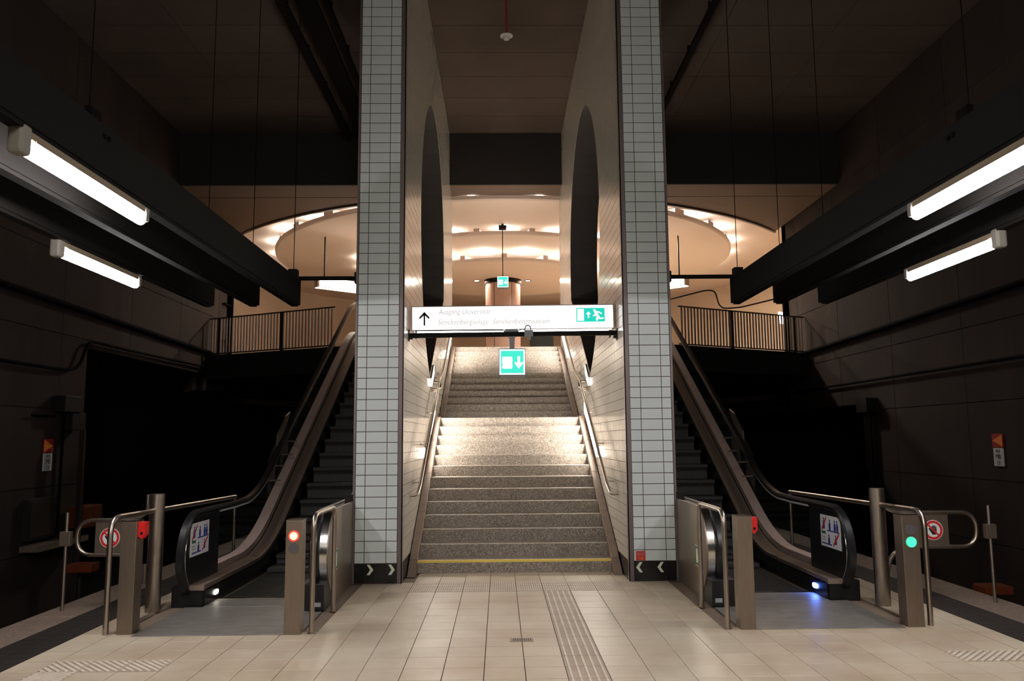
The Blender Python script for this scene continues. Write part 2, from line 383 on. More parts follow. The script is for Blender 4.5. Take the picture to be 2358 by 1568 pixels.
# ------------------------------------------------------------------ tiled walls beside the stairs
WI, WO = 1.315, 1.87; WY0, WY1 = 9.57, 19.4; CZ = 8.8
GC = (14.05, 5.00); GR = 2.45
def sill(y): return 2.63 + 0.56 * (y - 13.1)
def gate_loop(r, n=64):
    """moon opening: a circle cut below by the sloping sill"""
    P = [(GC[0] + r * math.cos(2 * PI * k / n), GC[1] + r * math.sin(2 * PI * k / n)) for k in range(n)]
    out = []
    for i in range(n):
        p, q = P[i], P[(i + 1) % n]; fp = p[1] - sill(p[0]); fq = q[1] - sill(q[0])
        if fp >= 0: out.append(p)
        if fp * fq < 0:
            t = fp / (fp - fq); out.append((p[0] + (q[0] - p[0]) * t, p[1] + (q[1] - p[1]) * t))
    return out
def clip(poly, nx, ny, d):
    out = []
    for i in range(len(poly)):
        p, q = poly[i], poly[(i + 1) % len(poly)]; a = p[0] * nx + p[1] * ny - d; b = q[0] * nx + q[1] * ny - d
        if a >= 0: out.append(p)
        if a * b < 0:
            t = a / (a - b); out.append((p[0] + (q[0] - p[0]) * t, p[1] + (q[1] - p[1]) * t))
    return out
TH = 0.126
for s, side in ((-1, 'left'), (1, 'right')):
    X = lambda x: AX + s * x
    w = MB()
    outer = [(WY0 + 0.010, -0.2), (WY1, -0.2), (WY1, CZ), (WY0 + 0.010, CZ)]
    w.prism(outer, X(WI + 0.010), X(WO - 0.005), 'x', holes=[gate_loop(GR + 0.004)])
    wall = struct('wall_stair_' + side, w, M['reveal'])
    j = MB(); j.prism(outer, X(WI + 0.006), X(WI + 0.0105), 'x', holes=[gate_loop(GR + 0.003)]); j.obj('wall_joints', M['joint'], wall)
    j = MB(); j.box(X(WI + .003), X(WO - .003), WY0 + 0.006, WY0 + 0.0105, 0, CZ); j.obj('front_joints', M['joint'], wall)
    # tiles of the long face
    t = MB(); nrow = int((CZ - 0.23) / TH) + 1
    for r in range(-1, nrow):
        z0 = 0.23 + r * TH + 0.003; z1 = min(0.23 + (r + 1) * TH - 0.003, CZ)
        y = WY0 + 0.06
        while y < WY1 - 0.02:
            y0, y1 = y + 0.003, min(y + 0.25 - 0.003, WY1); y += 0.25
            if z1 < s_line(max(y1, 10.28)) - 0.45 or (r == -1 and y1 > 10.5): continue
            if r == -1: continue
            poly = [(y0, z0), (y1, z0), (y1, z1), (y0, z1)]
            cy, cz = (y0 + y1) / 2 - GC[0], (z0 + z1) / 2 - GC[1]; dd = math.hypot(cy, cz)
            below = [p for p in poly if p[1] < sill(p[0])]
            if dd < GR + 0.16 and len(below) < 4:
                outp = clip(poly, cy / dd, cz / dd, (GC[0] * cy + GC[1] * cz) / dd + GR) if dd > GR - 0.16 else []
                if len(below) > 0 and dd < GR - 0.02:
                    ln = math.hypot(0.56, 1); outp = clip(poly, 0.56 / ln, -1 / ln, (0.56 * 13.1 - 2.63) / ln)
                poly = outp
            if len(poly) >= 3: t.prism(poly, X(WI), X(WI + 0.007), 'x')
    t.obj('wall_tiles', M['whiteb'], wall)['kind'] = 'stuff'
    # black base tiles at the foot of the long face
    for k in range(3):
        b = MB(); b.box(X(WI), X(WI + 0.007), WY0 + 0.06 + k * .25 + .003, WY0 + .06 + (k + 1) * .25 - .003, 0.0, 0.225); b.obj('base_tile', M['blacktile'], wall)
    # front face: narrow, wide and narrow column
    c0 = WI + 0.056
    cols = [(c0, c0 + 0.128), (c0 + 0.128, c0 + 0.380), (c0 + 0.380, WO - 0.006)]
    mes = []
    for a, b in cols:
        m_ = MB(); m_.box(X(a + .0036), X(b - .0036), WY0, WY0 + .008, 0.0038, TH - 0.0038); mes.append(m_.mesh('tile', M['white'], bevel=0.0012, seg=1))
    for r in range(nrow - 1):
        for me in mes: inst('tile', me, wall, (0, 0, 0.23 + r * TH))
    for k in range(4):
        wd_ = (WO - 0.006 - c0) / 4
        b = MB(); b.box(X(c0 + k * wd_ + .003), X(c0 + (k + 1) * wd_ - .003), WY0, WY0 + .008, 0.012, 0.226)
        bt = b.obj('base_tile', M['blacktile'], wall)
        # pale chevrons on two of the four, pointing to the stairs on the left wall and to the left on the right wall
        on = (k in (0, 2))
        if on:
            cx = X(c0 + (k + 0.5) * wd_)
            d = -s
            h = 0.058; zc = 0.160
            pts = [(cx - d * 0.038, zc + h), (cx - d * 0.004, zc + h), (cx + d * 0.038, zc), (cx - d * 0.004, zc - h), (cx - d * 0.038, zc - h), (cx + 0.000 * d, zc)]
            v = MB(); v.prism(pts, WY0 - 0.001, WY0 + 0.0005, 'y'); v.obj('chevron', M['glow'], bt, label='pale chevron arrow on black tile')
    tr = MB(); tr.box(X(WI - 0.002), X(c0 - 0.002), WY0 - 0.004, WY0 + 0.01, 0, CZ); tr.box(X(WI - 0.003), X(WI + 0.01), WY0 - 0.004, WY0 + 0.055, 0, CZ)
    tr.obj('corner_trim', M['trim'], wall, label='dark bronze corner strip')
    tr = MB(); tr.box(X(WO - 0.004), X(WO + 0.022), WY0 - 0.004, WY0 + 0.05, 0, CZ); tr.obj('corner_trim', M['trim'], wall, label='dark bronze corner strip')
    ot = MB(); ot.prism(outer, X(WO - 0.005), X(WO + 0.004), 'x', holes=[gate_loop(GR + 0.003)]); ot.obj('outer_render', M['concrete'], wall)

# ------------------------------------------------------------------ hall: track walls, ceiling, lintel
LX, RX = -7.6, 7.85
rows = [(-1.1, -0.1), (-0.1, 0.92), (0.92, 2.2), (2.2, 3.48), (3.48, 4.85), (4.85, 6.2), (6.2, 7.5), (7.5, CZ)]
for s, side, xw, py, pz in ((-1, 'left', LX, 14.6, 3.33), (1, 'right', RX, 17.7, 2.35)):
    bk = MB(); out = [(-4, -1.1), (py, -1.1), (py, pz), (22.2, pz), (22.2, CZ), (-4, CZ)]
    bk.prism(out, xw + s * 0.02, xw + s * 0.35, 'x')
    wall = struct('wall_' + side, bk, M['concretej'])
    for z0, z1 in rows:
        y = -3.9
        while y < 22.2:
            y0, y1 = y + 0.008, min(y + 2.52 - 0.008, 22.2); y += 2.52
            poly = [(y0, z0 + .007), (y1, z0 + .007), (y1, z1 - .007), (y0, z1 - .007)]
            if z1 <= pz + .05 and y1 > py:
                if y0 >= py: continue
                poly = [(y0, z0 + .007), (py, z0 + .007), (py, z1 - .007), (y0, z1 - .007)]
            elif z0 < pz and y1 > py:
                if y0 >= py: poly = [(y0, pz), (y1, pz), (y1, z1 - .007), (y0, z1 - .007)]
                else: poly = [(y0, z0 + .007), (py, z0 + .007), (py, pz), (y1, pz), (y1, z1 - .007), (y0, z1 - .007)]
            p = MB(); p.prism(poly, xw, xw + s * 0.021, 'x'); p.obj('concrete_panel', M['concrete'], wall)
    v = MB(); v.box(xw + s * 2.4, xw + s * 2.6, py - 1, 38, -1.1, 4.0); v.box(xw + s * .36, xw + s * 2.6, py - 1.2, py - 1.0, -1.1, 4.0)
    v.box(xw + s * .36, xw + s * 2.6, py - 1, 38, pz + 0.01, pz + 0.2); v.obj('tunnel_lining', M['void'], wall)
ce = struct_empty('ceiling')
b = MB(); b.box(LX - .3, RX + .3, -4, 19.0, CZ + 0.02, CZ + 0.3); b.obj('ceiling_slab', M['concretej'], ce)
xs = [LX, -6.0, -4.3, AX - WO, AX + WO, 4.5, 6.2, RX]
xs = [LX, -5.7, -3.8, AX - WO, AX - WI, AX + WI, AX + WO, 3.8, 5.8, RX]
y = 0.3
while y < 18.3:
    y1 = min(y + 1.0, 18.3)
    for i in range(len(xs) - 1):
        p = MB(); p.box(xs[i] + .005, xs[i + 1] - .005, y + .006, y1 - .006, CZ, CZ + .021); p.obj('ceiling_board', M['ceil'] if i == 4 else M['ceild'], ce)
    y += 1.0
li = MB(); li.box(LX, RX, 18.3, 18.36, 7.55, CZ); li.box(LX, RX, 18.36, 18.75, 7.72, CZ); struct('wall_back', li, M['lintel'])
# soffit with its curved cut
arc = []
AC = (0.16, 29.0); AR = 9.97
for k in range(49):
    x = LX + (RX - LX) * k / 48; dx = x - AC[0]
    arc.append((x, AC[1] - math.sqrt(max(AR * AR - dx * dx, 0.01))))
so = struct_empty('ceiling_soffit')
p = MB(); p.box(LX, RX, 18.362, 19.26, 7.55, 7.715); p.obj('soffit_strip', M['soffit'], so)
lo = [(x, max(y, 19.30)) for x, y in arc]
p = MB(); p.prism([(LX, 19.30), (RX, 19.30)] + lo[::-1][1:-1] if False else [(x, 19.295) for x, y in (arc[0], arc[-1])] + lo[::-1], 7.55, 7.715, 'z'); p.obj('soffit_panel', M['soffit'], so)
p = MB()
P0 = [(x, y) for x, y in lo]; P1 = [(x, y + 0.10) for x, y in lo]
p.strip([(x, y, 7.50) for x, y in P0], [(x, y, 7.56) for x, y in P0]); p.strip([(x, y, 7.50) for x, y in P0], [(x, y, 7.50) for x, y in P1]); p.strip([(x, y, 7.50) for x, y in P1], [(x, y, 7.715) for x, y in P1])
p.obj('soffit_lip', M['trim'], so)

# ------------------------------------------------------------------ rotunda above the stairs
RC = (0.1, 27.5); RR = 10.0; UZ = 7.72
u = MB(); u.box(-11, 11.2, 18.76, 38.5, UZ, UZ + 0.2); struct('ceiling_rotunda', u, M['plaster'])
u = MB(); a0 = math.radians(-36); a1 = math.radians(216)
u.lathe([(RR, 3.2 - 0.2), (RR, UZ + 0.1), (RR + 0.25, UZ + 0.1), (RR + 0.25, 3.0)], (RC[0], RC[1], 0), 64, a0, a1); struct('wall_rotunda', u, M['plasterw'], smooth=30)
for s, x in ((-1, LX), (1, RX)):
    u = MB(); u.box(x - s * 0.0, x + s * 0.9, 21.9, 22.2, 3.0, CZ); struct('wall_corner_' + ('left' if s < 0 else 'right'), u, M['concrete'])
    tcol = MB(); z = 3.82
    while z < 7.5:
        tcol.box(x + s * 0.06, x + s * 0.30, 22.21, 22.22, z, z + 0.12); z += 0.126
    tc = tcol.obj('tile_strip', M['whiteb'], bpy.data.objects['wall_corner_' + ('left' if s < 0 else 'right')])
    tc['kind'] = 'stuff'
DC = (0.0, 26.4)
for i, (r, z, n) in enumerate(((7.32, 7.42, 27), (4.75, 7.20, 19), (2.95, 6.86, 14))):
    d = MB(); h = 0.12
    d.lathe([(0.56, 0.0), (r - 0.05, 0.0), (r, 0.03), (r, h), (r - 0.03, h), (r - 0.03, 0.05), (0.56, 0.05)], (DC[0], DC[1], z), 96)
    dd = struct('ceiling_ring', d, M['plaster'], smooth=30)
    bm_ = MB(); bm_.lathe([(0.0, 0.0), (0.05, 0.0), (0.05, 0.045), (0.0, 0.045)], (0, 0, 0), 12); bme = bm_.mesh('cove_lamp', M['cove'])
    for k in range(n):
        a = 2 * PI * (k + 0.5) / n - PI / 2 + (PI / n if i == 1 else 0)
        if i < 3:
            fa = a + PI / n; f_ = MB(); f_.beam((DC[0] + (r - 0.60) * math.cos(fa), DC[1] + (r - 0.60) * math.sin(fa), z + 0.16), (DC[0] + (r - 0.07) * math.cos(fa), DC[1] + (r - 0.07) * math.sin(fa), z + 0.16), 0.16 + 0.22 * (r > 5), 0.20); f_.obj('added_cove_fin', M['plaster'], dd)  # fins added between the cove lamps to split their light into pools
        inst('cove_lamp', bme, dd, (DC[0] + (r - 0.13) * math.cos(a), DC[1] + (r - 0.13) * math.sin(a), z + 0.07))
c = MB(); c.lathe([(0.0, 3.8), (0.575, 3.8), (0.575, 6.72), (0.0, 6.72)], (-0.03, DC[1], 0), 40); colm = struct('column', c, M['column'], smooth=30)
c = MB(); c.lathe([(0.50, 6.72), (0.60, 6.72), (0.62, 6.78), (0.62, 6.88), (0.50, 6.88)], (-0.03, DC[1], 0), 40); c.obj('collar', M['darkmetal'], colm, smooth=30)
for k in range(6):
    a = -PI / 2 + (k + 0.5) * PI / 3 * 1.0
    sm = MB(); sm.box(-0.006, 0.006, -0.004, 0.004, 3.8, 6.72); o = sm.obj('column_joint', M['darkmetal'], colm)
    o.location = (-0.03 + 0.575 * math.cos(a), DC[1] + 0.575 * math.sin(a), 0); o.rotation_euler = (0, 0, a + PI / 2)
for x, lb in ((-0.9, 'small round downlight left of the rose column'), (0.8, 'small round downlight right of the rose column')):
    t = empty('ceiling_downlight', lb, 'lamp', 'downlights in the lowest ceiling ring')
    d = MB(); d.lathe([(0.075, 0), (0.105, 0), (0.105, -0.02), (0.075, -0.012)], (x, 26.35, 6.86), 20); d.obj('rim', M['darkmetal'], t)
    d = MB(); d.disc((x, 26.35, 6.855), 0.075, 0.006, 'z', 20); d.obj('lens', M['downlight'], t)
fc = MB(); fc.prism([(LX, 20.55), (-4.15, 18.75), (-3.55, 18.45), (AX - WO, 18.45), (AX - WO, 19.1), (AX + WO, 19.1), (AX + WO, 18.45), (3.6, 18.45), (4.3, 18.85), (RX, 20.75), (RX, 22.2), (10.6, 22.2), (10.6, 38.5), (-10.4, 38.5), (-10.4, 22.2), (LX, 22.2)], 3.2, 3.8, 'z')
struct('floor_concourse', fc, M['void'])
ft = MB(); ft.prism([(LX + .1, 20.7), (-4.15, 18.9), (-3.5, 18.55), (AX - WO, 18.55), (AX - WO, 19.15), (AX + WO, 19.15), (AX + WO, 18.55), (3.6, 18.55), (4.3, 19.0), (RX - .1, 20.9), (RX, 22.2), (10, 22.2), (10, 37.5), (-10, 37.5), (-10, 22.2), (LX, 22.2)], 3.795, 3.802, 'z')
ft.obj('paving', M['tileb'], bpy.data.objects['floor_concourse'])
v = MB(); v.box(-10.6, 10.8, 38, 38.2, -1.2, 3.8); struct('wall_tunnel_end', v, M['void'])

# ------------------------------------------------------------------ staircase
stc = empty('staircase', 'wide speckled granite staircase rising between the two tiled walls', 'stairs')
SW = 1.205
for k in range(13):
    b = MB(); y0 = 10.28 + .32 * k
    b.box(AX - SW, AX + SW, y0, y0 + (.36 if k < 12 else 1.34), 0.155 * k - (0.0 if k == 0 else 0.05), 0.155 * (k + 1))
    o = b.obj('step' if k < 12 else 'landing', M['granite'], stc, bevel=0.004, seg=2)
    if k == 0:
        n = MB(); n.box(AX - SW, AX + SW, y0 - 0.0012, y0 + 0.03, 0.128, 0.1556); n.obj('step_marking', M['yellow'], o, label='yellow stripe along the nosing of the bottom step')
for k in range(12):
    b = MB(); y0 = 15.4 + .32 * k; z0 = 2.015 + .14875 * k
    b.box(AX - SW - 0.01, AX + SW + 0.01, y0, y0 + (.36 if k < 11 else 0.5), z0 - 0.05, z0 + .14875)
    b.obj('step', M['granite'], stc, bevel=0.004, seg=2)
for s in (-1, 1):
    X = lambda x: AX + s * x
    # string stones, cut in lengths, lying along the slope
    def seg(ya, yb, off):
        p = MB(); p.prism([(ya, s_line(ya) - 0.5), (yb, s_line(yb - 1e-4) - 0.5), (yb, s_line(yb - 1e-4) + off), (ya, s_line(ya) + off)], X(SW), X(WI - 0.012), 'x')
        p.obj('string_stone', M['granite2'], stc, bevel=0.003, seg=1)
    for ya, yb in ((10.28, 11.3), (11.3, 12.3), (12.3, 13.3), (13.3, 14.118)): seg(ya + .003, yb - .003, 0.015)
    seg(14.125, 15.07, 0.02)
    for ya, yb in ((15.1, 16.2), (16.2, 17.2), (17.2, 18.2), (18.2, 18.92)): seg(ya + .003, yb - .003, 0.015)
    p = MB(); p.prism([(10.0, 0.0), (10.28, 0.0), (10.283, 0.16), (10.15, 0.09)], X(SW), X(WI - .012), 'x'); p.obj('string_stone', M['granite2'], stc)
def strip_light(s, pts, label, group, mm='strip'):
    t = empty('wall_strip_light', label, 'lamp', group)
    X = lambda x: AX + s * x
    d = MB(); d.prism(pts, X(WI - 0.001), X(WI - 0.030), 'x'); d.obj('diffuser', M[mm], t)
    cy = sum(p[0] for p in pts) / len(pts); cz = sum(p[1] for p in pts) / len(pts)
    f = MB(); n = len(pts)
    for i in range(n):
        a, b = pts[i], pts[(i + 1) % n]
        dp = 0.030
        f.beam((X(WI - dp / 2), a[0], a[1]), (X(WI - dp / 2), b[0], b[1]), dp, 0.012)
    f.obj('frame', M['steeld'], t)
for s, sd in ((-1, 'left'), (1, 'right')):
    strip_light(s, [(12.30, 1.36), (13.95, 2.10), (13.95, 2.26), (12.30, 1.52)], 'long lit strip along the lower flight on the %s wall' % sd, None)
    strip_light(s, [(17.25, 3.36), (18.60, 3.99), (18.60, 4.18), (17.25, 3.54)], 'long lit strip beside the upper flight on the %s wall' % sd, None)
    strip_light(s, [(13.25, 2.50), (13.70, 2.74), (13.70, 2.90), (13.25, 2.64)], 'short lit panel under the round opening in the %s wall' % sd, None, 'strip2')

# handrails
for s, sd in ((-1, 'left'), (1, 'right')):
    X = lambda x: AX + s * x
    t = empty('stair_handrail', 'steel handrail of the lower flight on the %s wall' % sd, 'handrail')
    hz = lambda y: 0.155 + 0.484375 * (y - 10.28) + 0.80
    xr = 1.20
    pts = [(X(WI - .01), 10.30, hz(10.32) - .02), (X(xr + .02), 10.30, hz(10.32) - .02), (X(xr), 10.5, hz(10.5)), (X(xr), 13.75, hz(13.75)), (X(xr - .04), 13.62, hz(13.75) - .13), (X(WI), 13.60, hz(13.75) - .15)]
    r = MB(); r.tube(rounded(pts, 0.05), 0.021, 12); r.obj('rail', M['steel'], t, smooth=50)
    for y in (10.7, 11.7, 12.7, 13.5):
        b = MB(); b.tube([(X(xr), y, hz(y) - .02), (X(xr), y, hz(y) - .07), (X(WI), y, hz(y) - .07)], 0.007, 6); b.disc((X(WI - .006), y, hz(y) - .07), 0.025, 0.006, 'x', 12); b.obj('bracket', M['steel'], t)
    t = empty('stair_handrail', 'steel handrail of the upper flight on the %s wall' % sd, 'handrail')
    hz2 = lambda y: 2.16375 + 0.4648 * (y - 15.4) + 0.86
    pts = [(X(WI), 13.9, 2.62), (X(1.235), 13.95, 2.62), (X(1.235), 15.1, hz2(15.1)), (X(1.235), 18.9, hz2(18.9)), (X(1.235), 19.3, hz2(18.9))]
    r = MB(); r.tube(rounded(pts, 0.12), 0.021, 12); r.obj('rail', M['steel'], t, smooth=50)
    for y in (15.3, 16.4, 17.5, 18.6):
        b = MB(); b.tube([(X(1.235), y, hz2(y) - .02), (X(1.235), y, hz2(y) - .07), (X(WI), y, hz2(y) - .07)], 0.007, 6); b.obj('bracket', M['steel'], t)

# ------------------------------------------------------------------ escalators
def blend_path(h, y0, y1, step=0.12):
    """(y, z) of a line h above the escalator track"""
    out = []
    A, B = 10.80, 17.71; sl = 0.55; rb, rt_ = 0.75, 0.75
    def z(y):
        if y < A - rb: return 0.0
        if y < A + rb: t = (y - A + rb) / (2 * rb); return sl * rb * t * t
        if y < B - rt_: return sl * (y - A)
        if y < B + rt_: t = (B + rt_ - y) / (2 * rt_); return 3.8 - sl * rt_ * t * t
        return 3.8
    ys = []
    y = y0
    while y < y1 - 1e-6:
        ys.append(y); y += step if (abs(y - A) < 1.0 or abs(y - B) < 1.0) else min(step * 4, max(step, abs(min((A - 1.0 - y) if y < A - 1 else 99, (B - 1.0 - y) if y < B - 1 else 99))))
    ys.append(y1)
    def hh(y): return h * math.sqrt(1 + ((z(y + .02) - z(y - .02)) / .04) ** 2)
    return [(y, z(y) + hh(y)) for y in ys]
def band(mb, h0, h1, xa, xb, y0, y1):
    lo = blend_path(h0, y0, y1); hi = blend_path(h1, y0, y1)
    n = len(lo)
    V = [(xa, *p) for p in lo] + [(xa, *p) for p in hi] + [(xb, *p) for p in lo] + [(xb, *p) for p in hi]
    F = []
    for i in range(n - 1):
        F += [(i, i + 1, n + i + 1, n + i), (2 * n + i, 3 * n + i, 3 * n + i + 1, 2 * n + i + 1), (n + i, n + i + 1, 3 * n + i + 1, 3 * n + i), (i, 2 * n + i, 2 * n + i + 1, i + 1)]
    F += [(0, n, 3 * n, 2 * n), (n - 1, 3 * n - 1, 4 * n - 1, 2 * n - 1)]
    mb.add(V, F)
def track_z(y): return blend_path(0, y, y + 0.01)[0][1]
def picto(parent, X0, yf, zf, parts):
    pass
def safety_sticker(s, parent):
    X = lambda x: AX + s * x
    xf = 3.298
    m = MB(); m.box(X(xf), X(xf - 0.004), 8.36, 8.87, 0.485, 0.815); st = m.obj('safety_sticker', M['whitesign'], parent, label='white pictogram sticker with blue figures and red strokes')
    # local frame: u along the way from the viewer's left to right, seen from the steps
    def q(u, v): return ((8.87 - u * .51) if s > 0 else (8.36 + u * .51), 0.485 + v * .33)
    def fig(u, v, k=1.0, mm='bluesign'):
        f = MB(); xa, xb = X(xf - .004), X(xf - .0055)
        f.prism([q(u - .04 * k, v), q(u + .04 * k, v), q(u + .05 * k, v + .12 * k), q(u + .03 * k, v + .24 * k), q(u - .03 * k, v + .24 * k), q(u - .05 * k, v + .12 * k)], xa, xb, 'x')
        c = q(u, v + .29 * k); f.disc((xa, c[0], c[1]), 0.013 * k, -(xa - xb) if xb < xa else (xb - xa), 'x', 8); f.obj('figure', M[mm], st)
    fl_ = (lambda u: u) if s > 0 else (lambda u: u)
    for u, v, k in ((.18, .55, 1.1), (.48, .55, 1.0), (.74, .55, 1.05), (.86, .55, 1.05), (.42, .08, 1.0), (.76, .14, .9)): fig(fl_(u), v, k)
    def bar(u0, v0, u1, v1, w, mm):
        f = MB(); a, b = q(u0, v0), q(u1, v1); xa = X(xf - .006)
        f.beam((xa, a[0], a[1]), (xa, b[0], b[1]), 0.002, w, up=(0, b[0] - a[0] and -(b[1] - a[1]), (b[0] - a[0]))) if False else f.prism([(a[0], a[1] - w / 2), (b[0], b[1] - w / 2), (b[0], b[1] + w / 2), (a[0], a[1] + w / 2)], X(xf - .0055), X(xf - .007), 'x'); f.obj('stroke', M[mm], st)
    bar(.06, .50, .32, .92, .030, 'redsign'); bar(.64, .10, .92, .48, .028, 'redsign'); bar(.36, .53, .96, .53, .012, 'bluesign'); bar(.06, .44, .26, .44, .026, 'greensign')
    bar(.06, .30, .24, .30, .012, 'greysign'); bar(.06, .22, .24, .22, .012, 'greysign'); bar(.06, .10, .56, .10, .014, 'bluesign')
def escalator(s, sd):
    X = lambda x: AX + s * x
    e = empty('escalator', 'escalator on the %s of the stairs, %s' % (sd, 'its low skirt light glowing white' if s < 0 else 'its low skirt light glowing blue'), 'escalator')
    # landing plate and comb
    p = MB(); p.box(X(2.037), X(3.325), 7.17, 8.35, 0.0, 0.006); p.obj('landing_plate', M['plate'], e, bevel=0.002, seg=1)
    p = MB(); p.box(X(1.905), X(2.034), 7.35, 8.07, 0.0, 0.006); p.obj('landing_plate', M['plate'], e)
    p = MB(); p.box(X(2.17), X(3.15), 8.353, 8.74, 0.0, 0.007); p.obj('landing_plate', M['plate'], e, bevel=0.002, seg=1)
    p = MB()
    for k in range(46):
        x = 2.17 + k * 0.0208; p.box(X(x), X(x + .012), 8.745, 8.83, -0.002, 0.012)
    p.box(X(2.15), X(3.14), 8.742, 8.765, 0.0, 0.013); p.obj('comb', M['bright'], e)
    # steps
    for k in range(27):
        y0 = 8.83 + .4 * k
        z = track_z(y0 + 0.2); zp = track_z(y0 - 0.2)
        if y0 > 19: break
        t = MB(); t.box(X(2.17), X(3.10), y0, y0 + .399, z - 0.05, z - 0.004); st = t.obj('step', M['step'], e)
        if z - zp > 0.03:
            rs = MB()
            q_ = [(y0 + 0.002, z - 0.004), (y0 + 0.03, z - .03), (y0 + 0.055, (z + zp) / 2), (y0 + 0.05, zp - .03), (y0 + 0.12, zp - .03), (y0 + .12, z - .02)]
            rs.prism(q_, X(2.17), X(3.10), 'x')
            for c in range(38): x = 2.18 + c * .0243; rs.prism([(y0 - .002, z - 0.012), (y0 + .045, (z + zp) / 2), (y0 + .04, zp - .02), (y0 + .075, zp - .02), (y0 + .075, z - .02)], X(x), X(x + .011), 'x')
            rs.obj('riser', M['stepr'], st)
        else:
            rs = MB()
            for c in range(38): x = 2.18 + c * .0243; rs.box(X(x), X(x + .011), y0 + .002, y0 + .397, z - .005, z + .002)
            rs.obj('cleats', M['step'], st)
    # outer balustrade
    for nm, h0, h1, xa, xb, ya, yb, mm in (('skirt', -0.20, 0.17, 3.15, 3.165, 8.42, 18.9, 'black'), ('inner_deck', 0.16, 0.212, 3.15, 3.325, 8.38, 18.9, 'decki'),
                                          ('outer_deck', 0.20, 0.285, 3.345, 3.48, 9.25, 18.9, 'deck'), ('truss_cladding', -1.1, 0.17, 3.46, 3.48, 9.6, 18.9, 'black'),
                                          ('skirt', -0.20, 0.20, 2.13, 2.145, 8.42, 18.9, 'decki'), ('inner_deck', 0.16, 0.212, 2.06, 2.145, 8.38, 18.9, 'decki')):
        m = MB(); band(m, h0, h1, X(xa), X(xb), ya, yb); m.obj(nm, M[mm], e)
    # inner deck joints and the knee strip
    m = MB(); m.box(X(3.15), X(3.325), 9.93, 9.99, 0.212, 0.217); m.obj('deck_strip', M['bright'], e)
    # black newel base under the deck
    m = MB(); m.box(X(3.166), X(3.345), 8.40, 9.6, -.1, .16); m.box(X(3.345), X(3.48), 8.40, 9.62, -.1, .19); m.obj('newel_base', M['black'], e)
    # newel panel: opaque black, rounded front
    def loop_pts(r, yc, zc, y1, top):
        P = [(yc + r * math.cos(a), zc + r * math.sin(a)) for a in [PI / 2 + PI * k / 20 for k in range(21)]]
        return P
    yc, zc, rr_ = 8.62, 0.50, 0.43
    front = loop_pts(rr_ - 0.05, yc, zc, 0, 0)
    m = MB(); m.prism([(9.20, zc + rr_ - .05)] + front + [(9.20, zc - rr_ + .05)], X(3.30), X(3.345), 'x'); m.obj('newel_panel', M['black'], e)
    rim = [(X(3.298), y, z) for y, z in [(9.2, zc + rr_ - .045)] + loop_pts(rr_ - .045, yc, zc, 0, 0) + [(8.9, zc - rr_ + .045)]]
    m = MB(); m.tube(rim, 0.007, 6); m.obj('newel_rim', M['bright'], e, smooth=60)
    # glass panels along the slope
    ys = [9.21, 10.05] + [10.05 + 1.25 * k for k in range(1, 8)]
    for a, b in zip(ys[:-1], ys[1:]):
        m = MB(); band(m, 0.212, 0.866, X(3.328), X(3.337), a + .004, min(b, 18.8) - .004); m.obj('glass_panel', M['glass'], e)
    m = MB(); m.tube([(X(3.312), y, z) for y, z in blend_path(0.872, 9.2, 18.8)], .012, 8); m.obj('handrail_guide', M['alu'], e, smooth=60)
    m = MB(); band(m, 0.866, 0.897, X(3.318), X(3.350), 9.2, 18.8); m.obj('handrail_base', M['black'], e)
    # handrail
    def handrail(xc, name='handrail'):
        path = blend_path(0.915, yc, 18.8)
        P = [(y, z) for y, z in path][::-1] + [(yc + .42 * math.cos(a), .495 + .42 * math.sin(a)) for a in [PI / 2 + PI * k / 18 for k in range(1, 19)]] + [(8.85, 0.075)]
        m = MB(); n = len(P); prof = [(-.042, -.02), (-.045, .0), (-.03, .024), (.03, .024), (.045, .0), (.042, -.02)]
        V = []
        for i, p in enumerate(P):
            a = P[max(i - 1, 0)]; b = P[min(i + 1, n - 1)]; d = Vector((b[0] - a[0], b[1] - a[1])).normalized(); nn = Vector((d.y, -d.x))
            for px, pn in prof: V.append((X(xc + px), p[0] + nn.x * pn, p[1] + nn.y * pn))
        F = [(i * 6 + k, i * 6 + (k + 1) % 6, (i + 1) * 6 + (k + 1) % 6, (i + 1) * 6 + k) for i in range(n - 1) for k in range(6)]
        F += [tuple(range(6)), tuple(range((n - 1) * 6, n * 6))]
        m.add(V, F); m.obj(name, M['rubber'], e, smooth=40)
    handrail(3.335); handrail(2.025)
    # inner balustrade: steel clad, rounded front end
    fr_ = [(8.62 + .40 * math.cos(a), .50 + .44 * math.sin(a)) for a in [PI / 2 + PI * k / 16 for k in range(17)]]
    m = MB(); m.prism([(9.56, .94)] + fr_ + [(8.62, 0.0), (9.56, 0.0)], X(1.885), X(1.90), 'x'); m.obj('side_panel', M['steeld'], e, bevel=0.002, seg=1)
    m = MB()
    fr2 = [(8.62 + .385 * math.cos(a), .50 + .43 * math.sin(a)) for a in [PI / 2 + PI * k / 24 for k in range(25)]]
    m.strip([(X(1.90), y, z) for y, z in [(9.56, .93)] + fr2], [(X(1.99), y, z) for y, z in [(9.56, .93)] + fr2]); m.obj('end_cap', M['bright'], e, smooth=60)
    m = MB(); m.box(X(1.89), X(2.13), 8.10, 8.60, 0.0, 0.26); m.obj('newel_base', M['black'], e, bevel=.006)
    m = MB(); m.box(X(1.92), X(1.99), 8.0985, 8.10, 0.045, 0.085); m.obj('label_plate', M['greysign'], e)
    m = MB(); band(m, 0.245, 0.865, X(2.03), X(2.04), 9.5, 18.8); m.obj('glass_panel', M['glass'], e)
    m = MB(); m.box(X(1.885), X(1.98), 9.56, 9.60, 0.0, 1.02); m.obj('end_post', M['darkmetal'], e)
